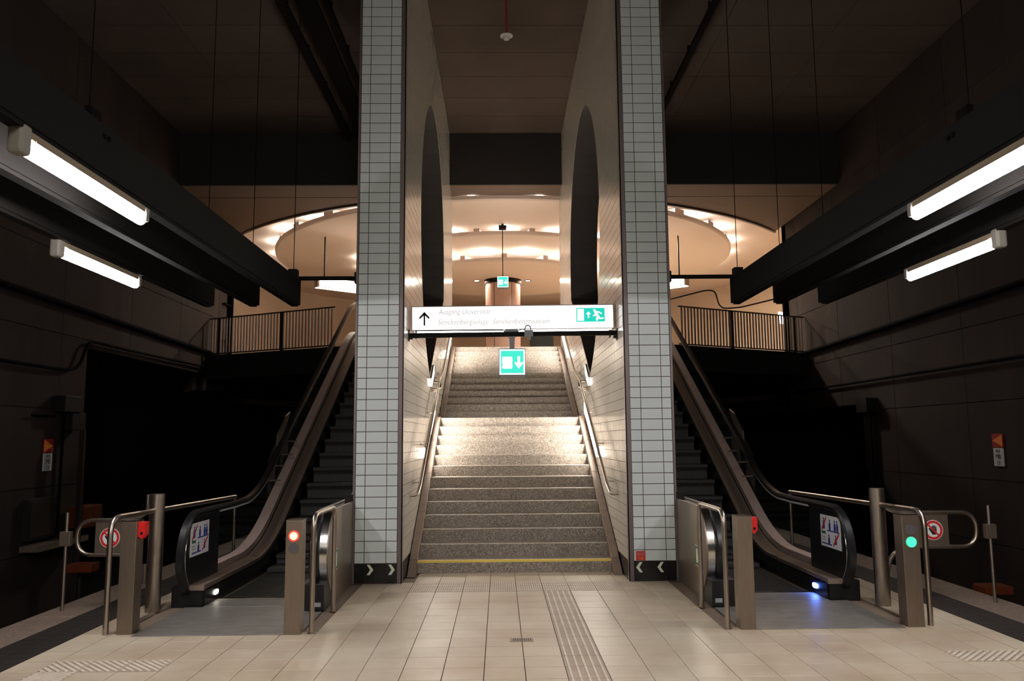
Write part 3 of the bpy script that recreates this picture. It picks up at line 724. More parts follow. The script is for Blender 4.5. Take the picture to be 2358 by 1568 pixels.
    # green exit sticker on the steel side
    m = MB(); m.box(X(1.885), X(1.8835), 8.46, 8.70, 0.325, 0.51); gs = m.obj('exit_sticker', M['greensign'], e, label='green escape sticker with a white doorway')
    m = MB(); m.box(X(1.8835), X(1.8825), 8.60, 8.67, 0.345, 0.49); m.prism([(8.55, .47), (8.58, .44), (8.53, .42), (8.50, .36), (8.52, .355), (8.56, .41), (8.585, .36), (8.60, .365), (8.59, .44)], X(1.8835), X(1.8825), 'x'); m.obj('symbol', M['glow'], gs)
    m = MB(); m.box(X(1.8835), X(1.8825), 8.455, 8.705, .516, .524); m.box(X(1.8835), X(1.8825), 8.455, 8.705, .311, .319); m.obj('border', M['glow'], gs)
    # step light in the skirt
    m = MB(); m.prism([(8.70 + .03 * math.cos(a), .085 + .024 * math.sin(a)) for a in [-PI / 2 - PI * k / 8 for k in range(9)]] + [(8.76 + .03 * math.cos(a), .085 + .024 * math.sin(a)) for a in [PI / 2 - PI * k / 8 for k in range(9)]], X(3.149), X(3.142), 'x')
    m.obj('step_light', M['blue_light'] if s > 0 else M['warm_light'], e, label='glowing blue step light' if s > 0 else 'glowing white step light')
    safety_sticker(s, e)
    # clear anti-climb guards hung outside the handrail
    for ya, yb, zo in ((11.75, 12.15, 0.0), (12.4, 12.85, 0.0)):
        z0 = 0.55 * (ya - 10.70)
        m = MB(); m.prism([(ya, z0 + .25), (yb, z0 + .25 + .55 * (yb - ya)), (yb, z0 + .86 + .55 * (yb - ya)), (ya, z0 + .80)], X(3.50), X(3.506), 'x'); m.obj('guard_plate', M['glass'], e)
        m = MB(); m.tube([(X(3.345), ya + .1, z0 + .5), (X(3.51), ya + .1, z0 + .5)], .012, 8); m.tube([(X(3.345), yb - .1, z0 + .7), (X(3.51), yb - .1, z0 + .7)], .012, 8); m.obj('guard_bracket', M['steel'], e)
    m = MB(); m.prism([(12.3, 1.56), (12.75, 1.86), (13.0, 2.10), (12.75, 2.02), (12.3, 1.74)], X(3.52), X(3.54), 'x'); m.obj('wedge_guard', M['bright'], e)
    return e
escalator(-1, 'left'); escalator(1, 'right')

# ------------------------------------------------------------------ signal posts
def bollard(x0, x1, y, upper, lower, red_side, label):
    t = empty('signal_post', label, 'signal post')
    m = MB(); m.box(x0, x1, y, y + 0.15, 0.0, 0.955); m.obj('post', M['steeld'], t, bevel=0.003, seg=2)
    m = MB(); m.box(x0 - .002, x1 + .002, y - .002, y + .152, 0.955, 0.963); m.obj('cap', M['bright'], t)
    cx = (x0 + x1) / 2 + 0.0
    for z, kind in ((0.827, upper), (0.722, lower)):
        if kind is None: continue
        d = MB(); d.disc((cx, y - 0.006, z), 0.045, 0.006, 'y', 28); o = d.obj('lens', M[{'red': 'red_on', 'green': 'green_on', 'off': 'lens_off'}[kind]], t, label={'red': 'glowing red lens', 'green': 'glowing green lens', 'off': 'unlit grey lens'}[kind])
        if kind == 'red':
            d = MB(); d.disc((cx, y - 0.0075, z), 0.033, 0.0015, 'y', 28); d.obj('lens_core', M['red_core'], o)
    if red_side:
        sx = x1 if red_side > 0 else x0; sg = red_side
        m = MB(); m.prism([(sx, .945), (sx + sg * .058, .945), (sx + sg * .058, .84), (sx + sg * .03, .80), (sx, .825)], y + .035, y + .115, 'y'); b = m.obj('call_box', M['red'], t, label='red call box on the side')
        m = MB(); m.disc((sx + sg * .03, y + .034, .85), .012, -.004, 'y', 12); m.obj('button', M['darkmetal'], b)
bollard(-3.470, -3.335, 7.24, None, None, 1, 'steel post with a red box, beside the gate on the left')
bollard(-2.018, -1.880, 7.17, 'red', 'off', 0, 'steel signal post showing a red light')
bollard(1.908, 2.042, 7.17, None, None, 1, 'steel post with a red box, near the right escalator hoop')
bollard(3.370, 3.520, 7.19, 'off', 'green', 0, 'steel signal post showing a green light')

# ------------------------------------------------------------------ hoops and guard rails
for s, sd in ((-1, 'left'), (1, 'right')):
    x = -1.79 if s < 0 else 1.808
    t = empty('barrier_hoop', 'low round tube hoop beside the %s escalator panel' % sd, 'barrier')
    r = MB(); r.tube(rounded([(x, 7.22, 0), (x, 7.22, 1.0), (x, 8.12, 1.0), (x, 8.12, 0)], 0.13, 8), 0.022, 14); r.obj('rail', M['steel'], t, smooth=50)
    for yy in (7.22, 8.12):
        d = MB(); d.disc((x, yy, 0.0), 0.036, 0.006, 'z', 16); d.obj('foot_plate', M['steeld'], t)
    x = -3.565 if s < 0 else 3.60
    t = empty('guard_rail', 'long bent tube guard rail outside the %s escalator' % sd, 'barrier')
    r = MB(); r.tube(rounded([(x, 7.25, 0), (x, 7.25, 0.985), (x, 10.6, 0.935)], 0.16, 8), 0.024, 14); r.obj('rail', M['steel'], t, smooth=50)
    r = MB(); r.tube([(x, 10.58, 0.93), (x, 10.58, 0.2)], 0.02, 10); r.obj('rear_post', M['steel'], t, smooth=50)
    y = 8.19 if s < 0 else 8.12
    r = MB(); r.tube([(x - s * .005, y, 0), (x - s * .005, y, 1.13)], 0.072, 24); r.obj('thick_post', M['steel'], t, smooth=50)
    # swing gate
    t = empty('swing_gate', 'looped tube swing gate with round no entry sign on the %s' % sd, 'gate')
    gx = 4.37 if s < 0 else 4.66
    px = 3.685 if s < 0 else 3.72
    gy = 8.27; P = lambda xx: s * xx
    path = [(P(px), gy, 1.12), (P(px), gy, .93), (P(px + .14), gy, .875), (P(gx), gy, .875), (P(gx), gy, .535), (P(px + .22), gy, .535), (P(px + .05), gy, .46), (P(px), gy, .25)]
    r = MB(); r.tube(rounded(path, 0.165, 8), 0.020, 12); r.obj('loop_tube', M['steel'], t, smooth=50)
    pa, pb = (3.86, 4.19) if s < 0 else (4.04, 4.37)
    m = MB(); m.box(P(pa), P(pb), gy - .006, gy + .006, .555, .856); pl = m.obj('sign_plate', M['steeld'], t)
    cx = P(4.045 if s < 0 else 4.215); cz = .70
    d = MB(); d.disc((cx, gy - .008, cz), .100, .002, 'y', 40); d.obj('sign_rim', M['whitesign'], pl)
    d = MB(); d.lathe([(.094, 0), (.070, 0), (.070, .0015), (.094, .0015), (.094, 0)], (0, 0, 0), 40); ring = d.obj('sign_ring', M['redsign'], pl); ring.rotation_euler = (PI / 2, 0, 0); ring.location = (cx, gy - .008, cz)
    d = MB(); d.beam((cx - .052, gy - .0095, cz + .052), (cx + .052, gy - .0095, cz - .052), .003, .017, up=(0.7, 0, 0.7)); d.obj('sign_bar', M['redsign'], pl)
    h = MB()
    palm = [(-.012, -.045), (.022, -.045), (.034, -.012), (.034, .006), (-.016, .006), (-.042, .022), (-.05, .014), (-.026, -.02)]
    h.prism([(cx + a, cz + b) for a, b in palm], gy - .0083, gy - .0091, 'y')
    for k, (a, l) in enumerate(((-.012, .040), (.001, .048), (.014, .046), (.027, .036))):
        h.prism([(cx + a - .0055, cz + .003), (cx + a + .0055, cz + .003), (cx + a + .0055, cz + l - .004), (cx + a + .002, cz + l), (cx + a - .002, cz + l), (cx + a - .0055, cz + l - .004)], gy - .0083, gy - .0091, 'y')
    h.obj('hand_symbol', M['ink'], pl)
    m = MB(); m.tube([(P(px), gy, .25), (P(px), gy, .44)], .028, 12); m.box(P(px - .075), P(px), gy - .02, gy + .02, .30, .34); m.box(P(px - .075), P(px), gy - .02, gy + .02, .98, 1.02); m.obj('hinge', M['steeld'], t, smooth=50)
    t = empty('latch_post', 'thin post with a square latch box at the %s platform edge' % sd, 'post')
    lx = -4.475 if s < 0 else 4.735; ly = 8.262 if s < 0 else 8.168
    r = MB(); r.tube([(lx, ly, 0), (lx, ly, .95)], .017, 12); r.obj('shaft', M['steel'], t, smooth=50)
    m = MB(); m.box(lx - .052, lx + .052, ly - .03, ly + .03, .625, .765); m.obj('latch_box', M['steeld'], t, bevel=.004)

# drain grate
gt = empty('drain_grate', 'small slotted drain grate set in the floor tiles', 'grate')
m = MB(); m.box(-.085, .108, 6.845, 6.955, 0.0, 0.004)
m.obj('frame', M['bronze'], gt, bevel=.001, seg=1)
m = MB()
for k in range(9): x = -.060 + k * .0175; m.box(x, x + .0085, 6.86, 6.94, .0038, .0048)
m.obj('slots', M['ink'], gt)

# ------------------------------------------------------------------ big illuminated sign, bar and exit signs
def sign_text(parent, txt, size, x, y, z, m, shear=0.0, width=None):
    me = text_mesh(txt, size, m, shear=shear); o = bpy.data.objects.new('lettering', me); COL.objects.link(o); o.parent = parent
    o.location = (x, y, z); o.rotation_euler = (PI / 2, 0, 0)
    if width:
        w = max(v.co.x for v in me.vertices) - min(v.co.x for v in me.vertices); o.scale = (width / w, 1, 1)
    return o
SY = 10.16
sg = empty('exit_sign_box', 'long white backlit sign box spanning the stair foot', 'sign')
sg.location = (AX, SY, 3.175); sg.rotation_euler = (0, math.radians(-0.42), 0)
m = MB(); m.box(-1.287, 1.287, 0.004, 0.20, -.150, .162); m.obj('casing', M['trim'], sg, bevel=.003, seg=1)
m = MB(); m.box(-1.287, 1.287, -.006, .005, .152, .162); m.box(-1.287, 1.287, -.006, .005, -.150, -.143); m.box(-1.287, -1.278, -.006, .005, -.150, .162); m.box(1.278, 1.287, -.006, .005, -.150, .162); m.obj('rim', M['trim'], sg)
m = MB(); m.box(-1.278, 1.278, 0.0, 0.006, -.143, .155); face = m.obj('face', M['white_lit'], sg)
m = MB(); m.box(-1.26, -.10, .03, .17, -.156, -.149); m.box(.06, 1.26, .03, .17, -.156, -.149); m.obj('underside_diffuser', M['under_lit'], sg)
sign_text(face, 'Ausgang Universität', .098, -.945, -.002, .055, M['faint'], .18, .66)
sign_text(face, 'Senckenberganlage', .098, -.955, -.002, -.075, M['faint'], .18, .64)
sign_text(face, 'Senckenbergmuseum', .098, -.26, -.002, -.075, M['faint'], .18, .72)
m = MB(); ax_ = -1.125; m.box(ax_ - .010, ax_ + .010, -.002, .0, -.085, .075)
m.prism([(ax_, .092), (ax_ + .064, .022), (ax_ + .064, -.004), (ax_ + .050, .004), (ax_, .050), (ax_ - .050, .004), (ax_ - .064, -.004), (ax_ - .064, .022)], -.002, .0, 'y'); m.obj('arrow', M['ink'], face, label='black arrow pointing up')
gp = MB(); gp.box(.808, 1.172, -.003, .0, -.062, .116); gpo = gp.obj('escape_panel', M['green_lit'], face, label='green panel with white doorway, arrow and running figure')
m = MB(); m.box(.822, .905, -.0045, -.003, -.048, .102); m.obj('doorway_symbol', M['picto_lit'], gpo)
m = MB(); m.box(.955, .972, -.0045, -.003, -.012, .040); m.prism([(.932, .036), (.995, .036), (.964, .068)], -.0045, -.003, 'y'); m.obj('arrow', M['picto_lit'], gpo)
m = MB(); m.disc((1.043, -.003, .083), .015, -.0015, 'y', 16)
m.prism([(1.035, .066), (1.060, .074), (1.098, .018), (1.074, -.004)], -.0045, -.003, 'y'); m.prism([(1.056, .074), (1.098, .070), (1.135, .045), (1.128, .034), (1.092, .054), (1.066, .052)], -.0045, -.003, 'y')
m.prism([(1.040, .058), (1.046, .030), (1.022, .020), (1.024, .006), (1.062, .016), (1.060, .050)], -.0045, -.003, 'y')
m.prism([(1.074, .006), (1.098, .016), (1.112, -.012), (1.156, -.010), (1.156, -.026), (1.100, -.030)], -.0045, -.003, 'y')
m.prism([(1.072, .006), (1.088, -.002), (1.082, -.042), (1.074, -.050), (1.060, -.046), (1.062, -.010)], -.0045, -.003, 'y'); m.obj('running_figure', M['picto_lit'], gpo)

br = empty('cross_bar', 'dark steel bar across the stair foot below the long sign', 'bar')
m = MB(); m.beam((AX - WI, SY - .06, 2.945), (AX + WI, SY - .06, 2.968), .05, .058); m.obj('bar', M['beam'], br, bevel=.003, seg=1)
for s in (-1, 1):
    m = MB(); m.box(AX + s * WI, AX + s * (WI - .012), SY - .11, SY - .01, 2.88, 3.02); m.box(AX + s * (WI - .012), AX + s * (WI - .05), SY - .10, SY - .02, 2.90, 2.93); m.box(AX + s * (WI - .085), AX + s * (WI - .1), SY - .10, SY - .02, 2.91, 3.005); m.obj('end_bracket', M['darkmetal'], br)
m = MB(); m.tube([(AX - 1.25, SY - .06, 3.005), (AX - .6, SY - .06, 3.010), (AX - .12, SY - .06, 3.008)], .006, 6); m.tube([(AX + .05, SY - .06, 3.0), (AX + .12, SY - .06, 3.02), (AX + .17, SY - .06, 3.0)], .006, 6); m.obj('cable', M['darkmetal'], br)
m = MB(); m.box(AX - .12, AX + .07, SY - .05, SY - .01, 2.985, 3.012); m.obj('junction_box', M['greymetal'], br)
sn = empty('sensor_unit', 'grey sensor box clipped on the bar right of the hanging exit sign', 'sensor')
m = MB(); m.box(.155, .265, SY - .120, SY - .0865, 2.925, 3.005); m.obj('casing', M['greymetal'], sn, bevel=.006)
m = MB(); m.lathe([(0, -.055), (.02, -.05), (.026, -.035), (.026, 0)], (.212, SY - .10, 2.93), 16); m.obj('eye', M['cap'], sn, smooth=50)
m = MB(); m.tube(rounded([(.16, SY - .1, 3.0), (.17, SY - .1, 3.05), (.20, SY - .1, 3.07), (.23, SY - .1, 3.05), (.24, SY - .1, 3.0)], .02), .006, 6); m.obj('cable_loop', M['darkmetal'], sn)

def exit_sign(x, y, zt, zb, stem_top, label, with_lens=True):
    t = empty('exit_sign', label, 'sign')
    w = (zt - zb) / 2
    m = MB(); m.box(x - w - .008, x + w + .008, y, y + .05, zb - .006, zt + .012); m.obj('casing', M['greymetal'], t, bevel=.004)
    m = MB(); m.box(x - w, x + w, y - .004, y + .001, zb, zt); f = m.obj('face', M['picto_lit'], t)
    m = MB(); m.box(x - w + .016, x + w - .016, y - .006, y - .004, zb + .016, zt - .016); gp = m.obj('green_field', M['teal_lit'], f)
    m = MB(); a = w / 0.16
    m.prism([(x - .122 * a, (zt + zb) / 2 - .085 * a), (x - .126 * a, (zt + zb) / 2 - .06 * a), (x - .116 * a, (zt + zb) / 2 - .03 * a), (x - .126 * a, (zt + zb) / 2 - .015 * a), (x - .122 * a, (zt + zb) / 2 + .065 * a), (x - .008 * a, (zt + zb) / 2 + .065 * a), (x + .002 * a, (zt + zb) / 2 + .055 * a), (x + .002 * a, (zt + zb) / 2 - .075 * a), (x - .012 * a, (zt + zb) / 2 - .085 * a)], y - .008, y - .006, 'y'); m.obj('doorway_symbol', M['picto_lit'], gp)
    m = MB(); zc = (zt + zb) / 2
    m.box(x + .068 * a, x + .100 * a, y - .008, y - .006, zc - .01 * a, zc + .07 * a)
    m.prism([(x + .034 * a, zc + .0 * a), (x + .034 * a, zc - .02 * a), (x + .084 * a, zc - .085 * a), (x + .134 * a, zc - .02 * a), (x + .134 * a, zc + .0 * a), (x + .11 * a, zc - .012 * a), (x + .058 * a, zc - .012 * a)], y - .008, y - .006, 'y'); m.obj('arrow', M['picto_lit'], gp)
    m = MB(); m.box(x - w + .002, x + w - .002, y + .002, y + .045, zb - .045, zb - .006); m.obj('underside_lens', M['cap'], t)
    return t
t = exit_sign(0.0, SY - .085, 2.762, 2.445, 2.93, 'square turquoise exit sign with a white down arrow, hanging from the cross bar')
m = MB(); m.box(-.03, .03, SY - .07, SY - .04, 2.774, 2.86); m.box(-.037, .037, SY - .078, SY - .032, 2.835, 2.842); m.box(-.034, .034, SY - .075, SY - .035, 2.86, 2.92); m.box(-.045, .045, SY - .085, SY - .03, 2.912, 2.918); m.obj('stem', M['greymetal'], t)
t = exit_sign(-.055, 21.3, 5.97, 5.68, 7.42, 'small pale exit sign on a thin rod high above the stairs')
m = MB(); m.tube([(-.055, 21.32, 5.98), (-.055, 21.32, 7.3)], .012, 8); m.box(-.16, .05, 21.22, 21.42, 7.27, 7.36); m.tube([(-.055, 21.32, 7.36), (-.055, 21.32, 7.42)], .03, 10); m.obj('rod', M['darkmetal'], t)

# ------------------------------------------------------------------ channel beams, lamps, cross rods
BX = {-1: (-2.60, -3.09, -3.63), 1: (2.70, 3.22, 3.77)}
WX_ = {-1: (-2.67, -3.19, -3.77), 1: (2.875, 3.44, 4.0)}
ordn = ('nearest the stairs', 'middle of three', 'nearest the track')
for s, sd in ((-1, 'left'), (1, 'right')):
    for i, x in enumerate(BX[s]):
        t = empty('channel_beam', 'dark hanging channel beam on the %s, %s' % (sd, ordn[i]), 'beam')
        m = MB(); hw = .05
        m.prism([(x - hw, 3.26), (x + hw, 3.26), (x + hw, 3.56), (x + hw - .008, 3.56), (x + hw - .008, 3.275), (x - hw + .008, 3.275), (x - hw + .008, 3.56), (x - hw, 3.56)], -3.5, 9.62, 'y'); m.obj('channel', M['beam'], t)
        m = MB(); m.box(x - hw + .012, x + hw - .012, -3.5, 9.56, 3.235, 3.262); m.obj('bottom_rail', M['beam'], t)
        for yy in ((4.7,) if i == 0 else ()):
            m = MB(); m.box(x - .02, x + .02, yy - .06, yy + .06, 3.56, 3.64); m.tube([(x, yy - .05, 3.6), (x, yy - .05, 8.8)], .004, 6); m.disc((x - s * .055, yy + .05, 3.49), .016, -s * .01, 'x', 10); m.disc((x - s * .055, yy + .10, 3.49), .016, -s * .01, 'x', 10); m.obj('hanger', M['tray'], t)
        m = MB(); m.box(x - .05, x + .05, 9.40, 9.52, 3.56, 3.66); m.obj('clamp', M['darkmetal'], t)
        m = MB(); m.tube([(x, 9.46, 3.66), (x, 9.46, CZ)], .0045, 6); m.obj('suspension_rod', M['tray'], t)
    t = empty('cross_rod', 'thin dark rod tying the %s channel beams to the tiled wall' % sd, 'rod')
    m = MB(); m.tube([(AX + s * (WO + .02), 9.66, 3.595), (BX[s][2] + s * .25, 9.66, 3.60)], .026, 8); m.obj('rod', M['beam'], t, smooth=50)
    m = MB(); m.box(AX + s * (WO + .02), AX + s * (WO + .05), 9.60, 9.72, 3.53, 3.66); m.obj('wall_bracket', M['darkmetal'], t)
def lamp(x, y0, y1, z, s, label, near_big):
    t = empty('fluorescent_lamp', label, 'lamp')
    m = MB(); m.tube([(x, y0 + .06, z), (x, y1 - .02, z)], .036, 16); m.lathe([(0, -.036)], (0, 0, 0), 3) if False else None
    m.obj('tube', M['tube'], t, smooth=50)
    m = MB(); m.box(x - .042, x + .042, y0 + .05, y1 - .05, z + .045, z + .085); m.obj('housing', M['housing'], t, bevel=.004)
    m = MB(); m.box(x - .052, x + .052, y0 + .08, y1 - .08, z + .036, z + .046); m.obj('reflector', M['steeld'], t)
    m = MB(); m.box(x - .043, x + .043, y0 - .03, y0 + .065, z - .048, z + .115); m.obj('end_cap', M['cap'], t, bevel=.03, seg=4)
    m = MB(); m.box(x - .045, x + .045, y1 - .04, y1 + .015, z - .01, z + .085); m.obj('end_cap', M['cap'], t, bevel=.012, seg=3)
lamp(-2.60, 3.98, 5.42, 3.15, -1, 'lit fluorescent tube lamp under the inner channel beam, upper left', 1)
lamp(-3.66, 6.30, 7.72, 3.15, -1, 'lit fluorescent tube lamp under the outer channel beam, lower left', 1)
lamp(2.70, 3.93, 5.36, 3.15, 1, 'lit fluorescent tube lamp under the inner channel beam, cut by the right frame edge', 1)
lamp(3.77, 6.12, 7.54, 3.15, 1, 'lit fluorescent tube lamp under the outer channel beam, lower right', 1)

# ------------------------------------------------------------------ concourse railings, hanging boxes, boards
for s, sd in ((-1, 'left'), (1, 'right')):
    A = Vector((LX + .02, 20.62, 3.8)) if s < 0 else Vector((RX - .02, 20.85, 3.8)); B = Vector((-4.0, 18.78, 3.8)) if s < 0 else Vector((4.10, 18.92, 3.8))
    t = empty('concourse_railing', 'dark barred railing at the concourse edge on the %s' % sd, 'railing')
    d = B - A; L_ = d.length; n = int(L_ / .098)
    m = MB(); m.beam(A + Vector((0, 0, .95)), B + Vector((0, 0, .95)), .035, .03); m.obj('top_rail', M['railbar'], t)
    m = MB(); m.beam(A + Vector((0, 0, .045)), B + Vector((0, 0, .045)), .03, .03); m.obj('bottom_rail', M['railbar'], t)
    bm_ = MB(); bm_.box(-.009, .009, -.02, .02, .05, .94); bme = bm_.mesh('baluster', M['railbar'])
    for k in range(1, n):
        p = A + d * (k / n); inst('baluster', bme, t, p, math.atan2(d.y, d.x) + PI / 2 * 0)
    pm = MB(); pm.box(-.04, .04, -.03, .03, 0, .94); pme = pm.mesh('post', M['railbar'])
    for f in (.09, .60): inst('post', pme, t, A + d * f, math.atan2(d.y, d.x))
    # hanging illuminated box beside the stair walls
    t = empty('hanging_sign_box', 'white illuminated box hanging over the concourse on the %s' % sd, 'sign')
    if s < 0: a, b = Vector((-5.32, 22.5, 0)), Vector((-3.6, 23.9, 0))
    else: a, b = Vector((5.20, 22.5, 0)), Vector((3.5, 23.9, 0))
    zb, zt = 5.93, 6.22
    m = MB(); m.beam((a.x, a.y, (zb + zt) / 2), (b.x, b.y, (zb + zt) / 2), .22, zt - zb); m.obj('casing', M['decki'], t)
    dn = (b - a).normalized(); nn = Vector((dn.y, -dn.x, 0)); nn = nn if nn.y < 0 else -nn
    o1 = nn * .115
    m = MB(); m.beam((a.x + dn.x * .05 + o1.x, a.y + dn.y * .05 + o1.y, (zb + zt) / 2 + .005), (b.x + o1.x, b.y + o1.y, (zb + zt) / 2 + .005), .012, zt - zb - .03); m.obj('lit_face', M['box_lit'], t)
    m = MB(); m.beam((a.x + dn.x * .02, a.y + dn.y * .02, zb - .004), (b.x, b.y, zb - .004), .20, .01); m.obj('underside_diffuser', M['box_lit'], t)
    r0 = a + dn * .25
    m = MB(); m.tube([(r0.x, r0.y, zt), (r0.x, r0.y, 7.42)], .022, 8); m.tube([(b.x, b.y, zt), (b.x, b.y, 7.42)], .022, 8); m.obj('rod', M['darkmetal'], t)
m = MB(); m.box(1.17, 2.2, 34.8, 34.9, 3.8, 6.3); tag(m.obj('notice_board', M['smoked'], None), 'dark green board at the back of the concourse, right of the column', 'board')
m = MB(); m.beam((8.30, 24.0, 5.22), (8.62, 24.3, 5.22), .06, .34); lp = m.obj('wall_light_panel', M['box_lit'], None); tag(lp, 'small bright light panel on the far right behind the railing', 'lamp')
# conduit on the right of the rotunda wall
m = MB(); m.tube(rounded([(5.3, 27.2, 6.25), (6.9, 27.0, 6.62), (7.2, 27.0, 6.6), (7.35, 27.0, 5.98), (7.9, 26.6, 5.95), (9.0, 24.8, 6.05)], .25, 6), .025, 8); tag(m.obj('wall_conduit', M['pipe'], None, smooth=50), 'black conduit bending down behind the right railing', 'pipe')

# ceiling detector
t = empty('ceiling_detector', 'round smoke detector on a thin rod below the middle ceiling', 'detector')
m = MB(); m.tube([(-.02, 12, 7.95), (-.02, 12, CZ)], .014, 8); m.obj('rod', M['darkred'], t)
m = MB(); m.lathe([(0, -.07), (.04, -.065), (.055, -.04), (.055, -.02), (.10, -.01), (.10, .0), (.03, .03), (0, .03)], (-.02, 12, 7.93), 20); m.obj('head', M['whitesign'], t, smooth=50)

# cable trays under the hall ceiling
for x, w, ya, lb in ((-3.6, .14, 17.9, 'outer dark cable tray under the left ceiling'), (-3.2, .34, 18.25, 'wide dark cable tray with cables under the left ceiling'), (-2.88, .08, 18.25, 'narrow dark pipe tray under the left ceiling, nearest the stairs'), (3.34, .10, 18.25, 'single dark cable tray under the right ceiling')):
    t = empty('cable_tray', lb, 'cable tray')
    m = MB(); m.box(x - w / 2, x + w / 2, 1, ya, 8.55, 8.565); m.box(x - w / 2, x - w / 2 + .01, 1, ya, 8.565, 8.62); m.box(x + w / 2 - .01, x + w / 2, 1, ya, 8.565, 8.62); m.obj('tray', M['tray'], t)
    m = MB(); yy = 2.0
    while yy < ya: m.box(x - .015, x + .015, yy, yy + .03, 8.6, CZ); yy += 1.5
    m.obj('hangers', M['tray'], t)

# ------------------------------------------------------------------ track wall fittings
def marker(s, x, y, zt, label1, label2):
    # s: direction the arrow points towards the tunnel
    sg_ = 1 if s < 0 else -1
    xw = x + sg_ * .02
    t = empty('arrow_plate', label1, 'sign')
    m = MB(); m.box(x, xw, y - .135, y + .135, zt - .22, zt); m.obj('plate', M['darkred'], t)
    m = MB(); m.prism([(y - .13, zt - .205), (y - .13, zt - .015), (y + .125, zt - .11)], xw, xw + sg_ * .002, 'x'); m.obj('triangle', M['orangelite'], t)
    t = empty('number_plate', label2, 'sign')
    m = MB(); m.box(x, xw, y - .125, y + .125, zt - .52, zt - .23); m.obj('plate', M['whitesign'], t, bevel=.006)
    for txt, sz, dz in (('433', .075, -.305), ('MB', .105, -.400), ('13', .095, -.495)):
        me = text_mesh(txt, sz, M['ink'], align='CENTER'); o = bpy.data.objects.new('lettering', me); COL.objects.link(o); o.parent = t
        o.location = (xw + sg_ * .002, y, zt + dz); o.rotation_euler = (PI / 2, 0, PI / 2 if sg_ > 0 else -PI / 2)
marker(-1, LX + .0, 13.50, 1.70, 'red plate with an orange triangle on the left track wall', 'grey number plate below the arrow on the left track wall')
marker(1, RX - .0, 12.95, 1.67, 'red plate with an orange triangle on the right track wall', 'grey number plate below the arrow on the right track wall')
for s, sd, x in ((-1, 'left', LX + .08), (1, 'right', RX - .08)):
    m = MB(); m.tube([(x, -3, 4.20), (x, 21.9, 3.86 if s < 0 else 3.78)], .05, 8); tag(m.obj('wall_pipe', M['pipe'], None, smooth=50), 'long black pipe running along the %s track wall' % sd, 'pipe')
    if s < 0: pts = [(x, -3, 2.86), (x, 13.6, 2.86), (x, 14.2, 2.92), (x, 14.45, 3.45), (x, 16.5, 3.45), (x, 21.5, 3.50)]
    else: pts = [(x, -3, 2.83), (x, 21.5, 2.83)]
    m = MB(); m.tube(rounded(pts, .25), .028, 8); tag(m.obj('wall_cable', M['pipe'], None, smooth=50), 'black cable clipped low along the %s track wall%s' % (sd, ', rising over the tunnel mouth' if s < 0 else ''), 'cable')
m = MB(); m.tube([(LX + .1, 22.0, 3.8), (LX + .1, 22.0, 7.0)], .05, 8)
for z in (4.3, 5.3): m.box(LX, LX + .1, 21.5, 22.0, z, z + .03)
tag(m.obj('corner_pipe', M['pipe'], None, smooth=50), 'upright black pipe at the far end of the left track wall', 'pipe')
m = MB(); m.tube([(RX - .1, 22.0, 3.8), (RX - .1, 22.0, 6.0)], .05, 8); tag(m.obj('corner_pipe', M['pipe'], None, smooth=50), 'upright black pipe at the far end of the right track wall', 'pipe')
t = empty('tunnel_signal', 'black signal box with lamps on the left wall by the tunnel mouth', 'signal')
m = MB(); m.box(LX, LX + .22, 13.55, 14.1, 2.15, 2.42); m.box(LX + .02, LX + .2, 13.85, 14.3, 1.85, 2.15); m.obj('box', M['darkmetal'], t, bevel=.01)
m = MB(); m.tube([(LX + .05, 13.85, 2.1), (LX + .05, 13.85, .12)], .025, 8); m.tube([(LX + .05, 12.9, 2.08), (LX + .05, 13.6, 2.08)], .015, 6); m.obj('conduit', M['pipe'], t)
m = MB(); m.box(LX + .24, LX + .32, 14.02, 14.10, -1.1, 1.85); tag(m.obj('wall_post', M['concrete'], None), 'brown upright post on the left wall beside the tunnel mouth', 'post')
t = empty('wall_cabinet', 'dark flat cabinet low on the left track wall', 'cabinet')
m = MB(); m.box(LX, LX + .10, 12.9, 13.7, .12, .76); m.obj('body', M['concretej'], t, bevel=.005)
m = MB(); m.box(LX + .10, LX + .115, 12.95, 13.65, .16, .72); m.obj('door', M['concrete'], t)
m = MB(); m.box(LX + .02, LX + .30, 12.85, 14.4, -.04, .05); tag(m.obj('wall_ledge', M['edge'], None), 'narrow brown ledge under the cabinet on the left track wall', 'ledge')
m = MB(); m.box(LX + .05, LX + .35, 14.15, 14.75, .18, .55); tag(m.obj('signal_case', M['orange'], None, bevel=.02), 'upright orange case by the left tunnel mouth', 'case')
t = empty('track_box', 'orange box on a thin stand beside the left track', 'box')
m = MB(); m.box(-6.20, -5.85, 11.6, 11.85, -.16, -.04); m.obj('body', M['orange'], t, bevel=.02)
m = MB(); m.tube([(-6.1, 11.8, -.18), (-6.1, 11.8, -1.1)], .04, 8); m.obj('stand', M['darkmetal'], t)
t = empty('track_box', 'orange box on a thin stand beside the right track', 'box')
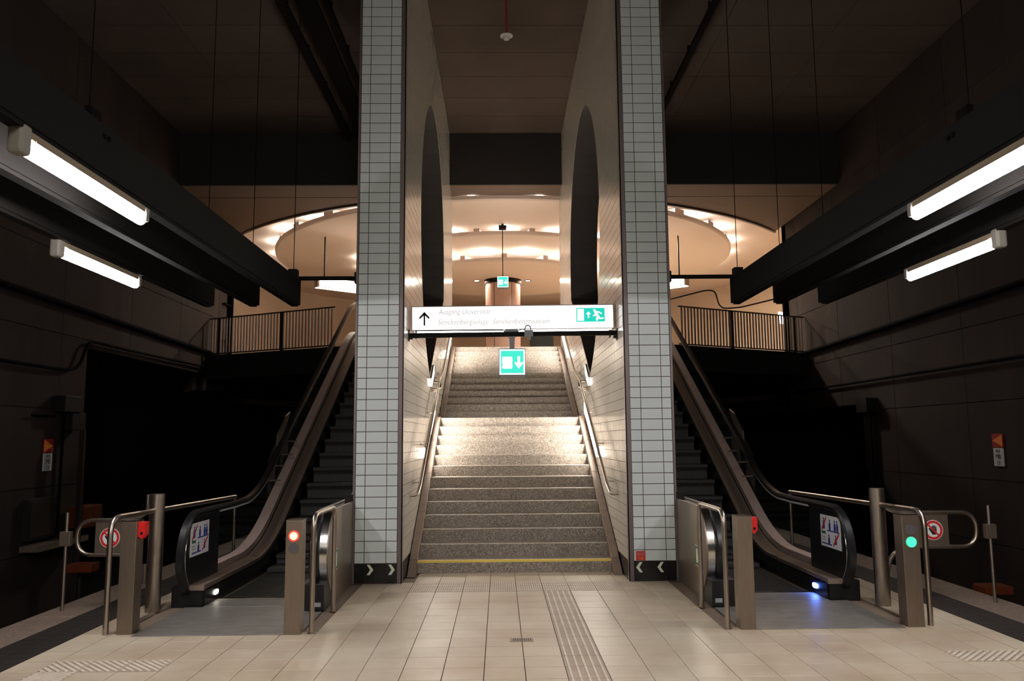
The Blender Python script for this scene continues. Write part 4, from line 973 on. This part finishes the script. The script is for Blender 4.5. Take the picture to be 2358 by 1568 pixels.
m = MB(); m.box(6.08, 6.45, 10.6, 10.9, -.40, -.29); m.obj('body', M['orange'], t, bevel=.02)
m = MB(); m.tube([(6.3, 10.75, -.42), (6.3, 10.75, -1.1)], .04, 8); m.obj('stand', M['darkmetal'], t)
m = MB(); m.box(RX - .25, RX, 17.0, 17.5, 2.15, 2.45); m.tube([(RX - .1, 17.3, 2.15), (RX - .1, 17.3, -.8)], .09, 8); tag(m.obj('wall_box', M['darkmetal'], None), 'dark equipment box with a downpipe on the right track wall', 'box')
# red fire label on the right wall front
t = empty('wall_label', 'small red label with white digits at the foot of the right tiled wall', 'label')
m = MB(); m.box(1.412, 1.520, WY0 - .004, WY0, .238, .342); pl = m.obj('plate', M['redsign'], t)
for txt, sz, z, mm in (('01S', .052, .290, 'greysign'), ('1/8', .044, .246, 'orangelite')):
    me = text_mesh(txt, sz, M[mm], align='CENTER'); o = bpy.data.objects.new('lettering', me); COL.objects.link(o); o.parent = t; o.location = (1.466, WY0 - .005, z); o.rotation_euler = (PI / 2, 0, 0)

# ------------------------------------------------------------------ groups of alike things
GROUPS = {'escalator': 'escalators beside the stairs', 'channel_beam': 'hanging channel beams', 'fluorescent_lamp': 'fluorescent lamps under the beams',
          'stair_handrail': 'stair handrails', 'wall_strip_light': 'lit strips beside the stairs', 'signal_post': 'steel signal posts', 'barrier_hoop': 'hoops by the escalators',
          'guard_rail': 'guard rails by the escalators', 'swing_gate': 'swing gates', 'latch_post': 'gate latch posts', 'concourse_railing': 'concourse railings',
          'hanging_sign_box': 'hanging sign boxes', 'cross_rod': 'beam cross rods', 'cable_tray': 'ceiling cable trays', 'arrow_plate': 'track wall arrow plates',
          'number_plate': 'track wall number plates', 'wall_pipe': 'track wall pipes', 'wall_cable': 'track wall cables', 'corner_pipe': 'far corner pipes', 'track_box': 'orange track boxes', 'exit_sign': 'square exit signs'}
for o in COL.objects:
    b = o.name.split('.')[0]
    if o.parent is None and b in GROUPS and 'category' in o.keys() and 'group' not in o.keys(): o['group'] = GROUPS[b]
